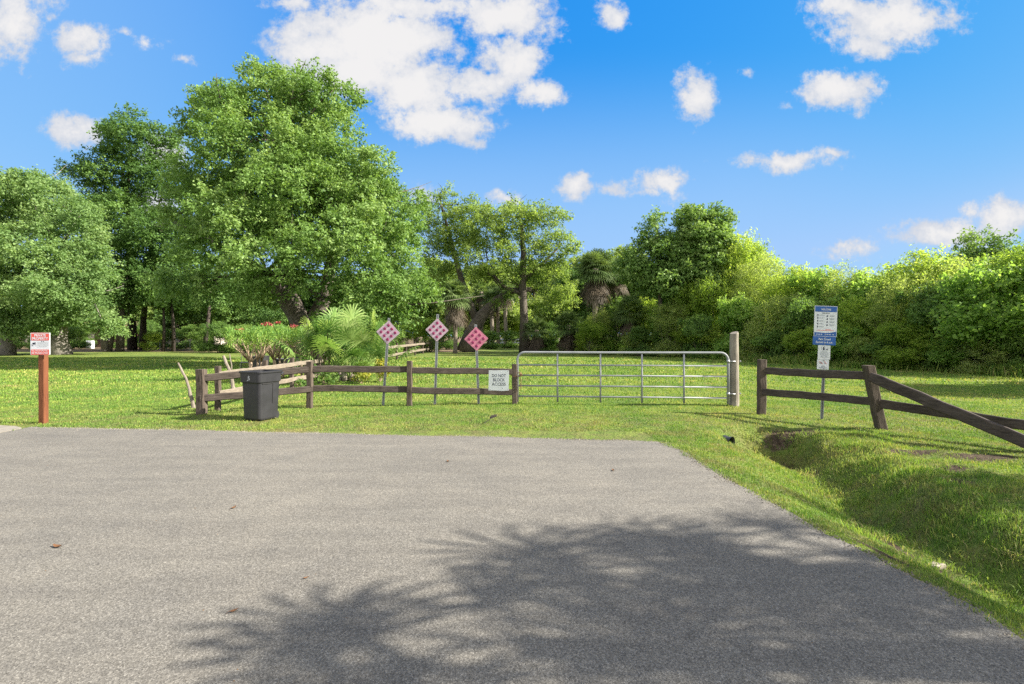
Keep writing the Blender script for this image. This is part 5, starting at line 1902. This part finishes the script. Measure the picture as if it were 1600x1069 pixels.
litter_leaf('curled orange brown leaf lying on the asphalt at the lower left', 365, 957, .055, 1)
litter_leaf('dark dry leaf on the asphalt near the left edge', 90, 856, .09, 2)
litter_leaf('thin dry leaf on the asphalt left of centre', 365, 795, .07, 3)
litter_leaf('small dry leaf on the sunlit asphalt at middle right', 958, 736, .07, 4)
litter_leaf('tiny brown leaf near the frond shadow on the left', 478, 905, .04, 5)
litter_leaf('small dry leaf on the asphalt near its far edge', 700, 722, .07, 6)
t = thing('fallen_frond', 'small dark dead palm frond lying on the lawn before the fence', 'leaf', G(757, 664), R(30))
mb = MB(); fr_ = random.Random(8)
fan_frond(mb, (0, 0, .03), .4, .35, .18, .24, 9, fr_, .3, .022, 40, .1, .007)
mb.build('blade', M['bark_dark'], t)

# concrete chunk and small stones at the ditch
def chunk(label, x, y, s, seed, mat='rubble', group=None):
    r = random.Random(seed)
    mb = MB()
    n = 9
    rings = []
    for z, k in ((-.06, .9), (.0, 1.0), (s[2] * .7, .95), (s[2], .7)):
        rings.append([Vector((s[0] * k * math.cos(2 * PI * i / n) * (1 + .2 * math.sin(i * 2.3 + seed)), s[1] * k * math.sin(2 * PI * i / n) * (1 + .2 * math.cos(i * 1.7 + seed)), z + .006 * math.sin(i * 3 + seed))) for i in range(n)])
    loft(mb, rings, True, True)
    o = mb.build('concrete_chunk', M[mat])
    o.location = (x, y, gz(x, y) + .01)
    return tag(o, label, 'rubble', group)
chunk('flat pale concrete chunk half buried beside the drainage ditch', 3.62, 4.38, (.09, .04, .02), 3)

# culvert pipe mouth
pc = Vector((3.57, 8.58, -.168))
t = thing('culvert_pipe', 'black corrugated drain pipe end poking out of the ditch head', 'pipe', pc)
mb = MB()
ax = Vector((.62, -.78, -.05)).normalized()
pts_, rad = [], []
for i in range(40):
    pts_.append(-ax * 1.0 + ax * (1.12 * i / 39)); rad.append(.098 + .007 * math.sin(i * 1.5))
mb.tube(pts_, rad, 20, False)
pts2 = [ax * (.12 - .01 * i) for i in range(0, 8)] + [ax * (.12 - .7)]
mb.tube(pts2, [.098] + [.086] * 8, 20, False)
mb.build('barrel', M['pipe'], t, True)

# ------------------------------------------------------------------ house at far left
yb = 72.0
hx0, hx1 = (96 - 800) / 800 * yb, (192 - 800) / 800 * yb
t = thing('house', 'low brown house with a pale roof edge, far left beyond the trees', 'house', (hx0, yb, 0))
W_ = hx1 - hx0
mb = MB(); mb.box((W_ / 2, 4, 1.35), (W_, 8, 2.7)); mb.build('wall', M['stucco'], t)
mb = MB()
plate(mb, [(-.6, 2.7), (W_ + .6, 2.7), (W_ + .6, 2.95), (-.6, 3.3)], -.9, -.7)
mb.add([(-.6, -.9, 2.95), (W_ + .6, -.9, 2.95), (W_ - 2.0, 4, 3.9), (2.0, 4, 3.9), (W_ + .6, 8.9, 2.95), (-.6, 8.9, 2.95)], [(0, 1, 2, 3), (2, 4, 5, 3), (1, 4, 2), (0, 3, 5)])
mb.build('roof', M['roof'], t)
for k, x in enumerate((1.6, 6.6)):
    mb = MB()
    for (cx_, cz_, w_, h_) in ((x, 2.13, 1.5, .08), (x, .97, 1.5, .08), (x - .71, 1.55, .08, 1.08), (x + .71, 1.55, .08, 1.08)):
        mb.box((cx_, -.03, cz_), (w_, .06, h_))
    w1 = mb.build('window', M['cream'], t)
    mb = MB(); mb.box((x, -.012, 1.55), (1.34, .016, 1.08)); mb.build('pane', M['dark_glass'], w1)
mb = MB(); mb.box((4.2, -.03, 1.03), (.95, .05, 2.06)); d_ = mb.build('door', M['cream'], t)
mb = MB(); mb.tube([(4.55, -.055, 1.0), (4.55, -.10, 1.0)], .03, 8); mb.build('handle', M['galv_dull'], d_)
mb = MB(); 
t = thing('utility_box', 'small white utility cabinet beside the brown house behind the trees', 'cabinet', P(141, 545, 64) * 1.0)
t.location.z = 0
mb = MB(); mb.box((0, 0, .5), (.75, .5, 1.0), None, .04); bd = mb.build('body', M['white_sign'], t)
mb = MB(); mb.box((0, -.261, .52), (.6, .02, .8), None, .008); dd2 = mb.build('door', M['white_sign'], t)
mb = MB(); mb.tube([(.2, -.272, .55), (.2, -.30, .55)], .02, 8); mb.build('handle', M['galv_dull'], dd2)
yb = 88.0
hx0 = (258 - 800) / 800 * yb
t = thing('house', 'distant cream and brick red house seen through the trees behind the wire fence', 'house', (hx0, yb, 0))
mb = MB(); mb.box((3.5, 3, 1.3), (7, 6, 2.6)); mb.build('wall', M['cream'], t)
mb = MB(); mb.add([(-.5, -.6, 2.6), (7.5, -.6, 2.6), (6, 3, 4.2), (1, 3, 4.2), (7.5, 6.6, 2.6), (-.5, 6.6, 2.6)], [(0, 1, 2, 3), (2, 4, 5, 3), (1, 4, 2), (0, 3, 5)]); mb.build('roof', M['roof'], t)
for x in (1.5, 5.3):
    mb = MB()
    for (cx_, cz_, w_, h_) in ((x, 2.04, 1.2, .08), (x, .96, 1.2, .08), (x - .56, 1.5, .08, 1.0), (x + .56, 1.5, .08, 1.0)):
        mb.box((cx_, -.03, cz_), (w_, .06, h_))
    w1 = mb.build('window', M['white_sign'], t)
    mb = MB(); mb.box((x, -.012, 1.5), (1.04, .016, 1.0)); mb.build('pane', M['dark_glass'], w1)
mb = MB(); mb.box((3.4, -.03, 1.0), (.95, .05, 2.0)); mb.build('door', M['roof'], t)

# ------------------------------------------------------------------ sky, sun, camera
w = bpy.data.worlds.new('World')
SC.world = w
w.use_nodes = True
nt = w.node_tree
for n in list(nt.nodes): nt.nodes.remove(n)
wo = N(nt, 'ShaderNodeOutputWorld')
bg = N(nt, 'ShaderNodeBackground')
sky = N(nt, 'ShaderNodeTexSky', sky_type='NISHITA')
sky.sun_disc = False
sky.sun_elevation = R(SUN_EL)
sky.sun_rotation = R(90 - SUN_AZ)
sky.air_density = 1.0
sky.dust_density = .3
sky.ozone_density = 3.0
SKY_STR = .10
hsv = N(nt, 'ShaderNodeHueSaturation')
hsv.inputs['Saturation'].default_value = 1.25
nt.links.new(sky.outputs[0], hsv.inputs['Color'])
sc_ = N(nt, 'ShaderNodeSeparateColor'); nt.links.new(hsv.outputs[0], sc_.inputs[0])
cc_ = N(nt, 'ShaderNodeCombineColor')
for i, (k, ref, pw) in enumerate(((.15, .55, 1.5), (1.08, 1.64, .55), (2.72, 3.8, .12))):
    nt.links.new(math_n(nt, 'SMOOTH_MIN', math_n(nt, 'MULTIPLY', math_n(nt, 'POWER', math_n(nt, 'DIVIDE', sc_.outputs[i], ref), pw), k), (1.15, 2.0, 2.95)[i], .25), cc_.inputs[i])
SKYCOL = cc_.outputs[0]
tc = N(nt, 'ShaderNodeTexCoord')
sep = N(nt, 'ShaderNodeSeparateXYZ')
nt.links.new(tc.outputs['Generated'], sep.inputs[0])
ym = math_n(nt, 'MAXIMUM', sep.outputs[1], .08)
u = math_n(nt, 'DIVIDE', sep.outputs[0], ym)
v = math_n(nt, 'DIVIDE', sep.outputs[2], ym)
cmb = N(nt, 'ShaderNodeCombineXYZ')
nt.links.new(u, cmb.inputs[0]); nt.links.new(v, cmb.inputs[1])
uv = cmb.outputs[0]
# fluffy displacement of the cloud positions
wn = N(nt, 'ShaderNodeTexNoise'); wn.inputs['Scale'].default_value = 8; wn.inputs['Detail'].default_value = 6; wn.inputs['Roughness'].default_value = .62
nt.links.new(uv, wn.inputs['Vector'])
ws = N(nt, 'ShaderNodeVectorMath', operation='SUBTRACT'); nt.links.new(wn.outputs['Color'], ws.inputs[0]); ws.inputs[1].default_value = (.5, .5, .5)
wm = N(nt, 'ShaderNodeVectorMath', operation='MULTIPLY'); nt.links.new(ws.outputs[0], wm.inputs[0]); wm.inputs[1].default_value = (.10, .075, 0)
wa = N(nt, 'ShaderNodeVectorMath', operation='ADD'); nt.links.new(uv, wa.inputs[0]); nt.links.new(wm.outputs[0], wa.inputs[1])
CL = [(500, 75, 100, 50, 1.3), (590, 60, 125, 62, 1.6), (560, 115, 120, 45, 1.4), (650, 135, 75, 55, 1.3), (790, 25, 85, 50, 1.2), (795, 95, 60, 48, 1.2), (690, 190, 86, 32, 1.25), (750, 135, 95, 28, 1.2), (845, 150, 42, 26, 1.0), (620, 10, 130, 34, 1.0), (455, 10, 50, 22, .7),
      (16, 35, 50, 64, 1.1), (60, 10, 60, 22, .6), (125, 62, 46, 34, 1.05), (130, 92, 40, 20, .8), (235, 70, 24, 12, .45), (290, 92, 22, 8, .4), (190, 50, 20, 8, .35), (118, 206, 54, 30, 1.15), (955, 20, 26, 34, .8), (1082, 145, 44, 44, .95),
      (1385, 28, 118, 52, 1.2), (1330, 12, 80, 30, 1.0), (1360, 70, 60, 26, .9), (1305, 146, 70, 34, 1.15), (1350, 132, 34, 22, .8), (1225, 252, 82, 19, 1.0), (1303, 243, 18, 9, .6), (902, 288, 36, 24, 1.15), (960, 291, 26, 14, .6), (1035, 283, 46, 23, 1.1),
      (1470, 364, 85, 26, 1.15), (1565, 340, 66, 30, 1.2), (1325, 390, 62, 20, .95), (1420, 82, 30, 8, .3), (255, 235, 60, 40, .8), (240, 318, 50, 36, .9), (660, 300, 34, 20, .7), (785, 312, 36, 14, .7), (748, 216, 14, 12, .55), (1230, 165, 16, 8, .35), (1175, 118, 10, 8, .3), (1050, 310, 30, 12, .3)]
acc = None
for (px, py, rx, ry, am) in CL:
    s = N(nt, 'ShaderNodeVectorMath', operation='SUBTRACT'); nt.links.new(wa.outputs[0], s.inputs[0]); s.inputs[1].default_value = ((px - CX) / F, (HY - py) / F, 0)
    q = N(nt, 'ShaderNodeVectorMath', operation='MULTIPLY'); nt.links.new(s.outputs[0], q.inputs[0]); q.inputs[1].default_value = (F / rx, F / ry, 0)
    l = N(nt, 'ShaderNodeVectorMath', operation='LENGTH'); nt.links.new(q.outputs[0], l.inputs[0])
    val = math_n(nt, 'MULTIPLY', math_n(nt, 'SUBTRACT', 1.18, l.outputs['Value']), am)
    acc = val if acc is None else math_n(nt, 'MAXIMUM', acc, val)
fb_ = noise(nt, uv, 15, 10, .66)
fc_ = noise(nt, uv, 55, 8, .65)
fld = math_n(nt, 'ADD', acc, math_n(nt, 'ADD', math_n(nt, 'MULTIPLY', math_n(nt, 'SUBTRACT', fb_, .52), 2.3), math_n(nt, 'MULTIPLY', math_n(nt, 'SUBTRACT', fc_, .5), .95)))
cov = smooth(nt, fld, .0, .72)
front = smooth(nt, sep.outputs[1], .1, .25)
cov = math_n(nt, 'MULTIPLY', cov, front)
shade = smooth(nt, math_n(nt, 'ADD', fld, math_n(nt, 'MULTIPLY', math_n(nt, 'SUBTRACT', noise(nt, uv, 6, 5, .6), .5), 2.2)), .2, 1.3)
cl_bright = mixc(nt, shade, (1.95, 2.06, 2.3), (2.72, 2.66, 2.62))
pale = math_n(nt, 'MULTIPLY', smooth(nt, math_n(nt, 'MULTIPLY', sep.outputs[0], -1.0), .05, .75), .5)
vlow = math_n(nt, 'SUBTRACT', 1.0, smooth(nt, v, .15, .58))
pale2 = math_n(nt, 'MULTIPLY', math_n(nt, 'MULTIPLY', vlow, .75), math_n(nt, 'SUBTRACT', 1.0, smooth(nt, u, .40, 1.15)))
pale = math_n(nt, 'MAXIMUM', pale, math_n(nt, 'MULTIPLY', pale2, front))
SKYL = mixc(nt, pale, SKYCOL, (1.15, 1.85, 2.95))
skyc = mixc(nt, math_n(nt, 'MULTIPLY', cov, .97), SKYL, cl_bright)
# added fill light: broken bright cloud in unseen sky overhead and behind the camera
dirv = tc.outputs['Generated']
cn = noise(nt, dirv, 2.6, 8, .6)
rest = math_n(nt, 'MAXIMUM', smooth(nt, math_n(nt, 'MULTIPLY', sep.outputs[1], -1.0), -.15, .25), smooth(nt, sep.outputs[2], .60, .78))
fill_cov = math_n(nt, 'MULTIPLY', math_n(nt, 'MULTIPLY', smooth(nt, cn, .40, .56), rest), math_n(nt, 'GREATER_THAN', sep.outputs[2], 0.0))
bank = math_n(nt, 'MULTIPLY', math_n(nt, 'SUBTRACT', 1.0, smooth(nt, sep.outputs[2], .25, .75)), smooth(nt, math_n(nt, 'MULTIPLY', sep.outputs[1], -1.0), .0, .5))  # brighter low part of the added fill cloud, behind the camera
skyc = mixc(nt, fill_cov, skyc, mixc(nt, bank, (5.2, 4.85, 4.45), (7.4, 7.0, 6.5)))
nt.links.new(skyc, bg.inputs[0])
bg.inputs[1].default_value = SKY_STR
nt.links.new(bg.outputs[0], wo.inputs[0])

L = bpy.data.lights.new('sun', 'SUN')
L.energy = 5.0
L.angle = R(.55)
L.color = (1.0, .93, .82)
lo_ = bpy.data.objects.new('sun', L)
COL.objects.link(lo_)
sv = Vector((math.cos(R(SUN_AZ)) * math.cos(R(SUN_EL)), math.sin(R(SUN_AZ)) * math.cos(R(SUN_EL)), math.sin(R(SUN_EL))))
lo_.rotation_euler = sv.to_track_quat('Z', 'Y').to_euler()
lo_.location = sv * 60

cam = bpy.data.cameras.new('camera')
cam.sensor_width = 36.0
cam.lens = 36.0 * F / 1600.0
cam.shift_y = -((1069 / 2) - HY) / 1600.0
cam.clip_start = .05
cam.clip_end = 6000
co_ = bpy.data.objects.new('camera', cam)
COL.objects.link(co_)
co_.location = (0, 0, CAMH)
co_.rotation_euler = (R(90), 0, 0)
SC.camera = co_

SC.view_settings.view_transform = 'Standard'
SC.view_settings.look = 'None'
SC.view_settings.exposure = 1.75
SC.view_settings.gamma = 1.0
SC.render.engine = 'CYCLES'
SC.cycles.max_bounces = 6
SC.cycles.diffuse_bounces = 3
SC.cycles.glossy_bounces = 2
SC.cycles.transmission_bounces = 4
SC.cycles.transparent_max_bounces = 4
SC.cycles.use_denoising = False
SC.cycles.sample_clamp_indirect = 6
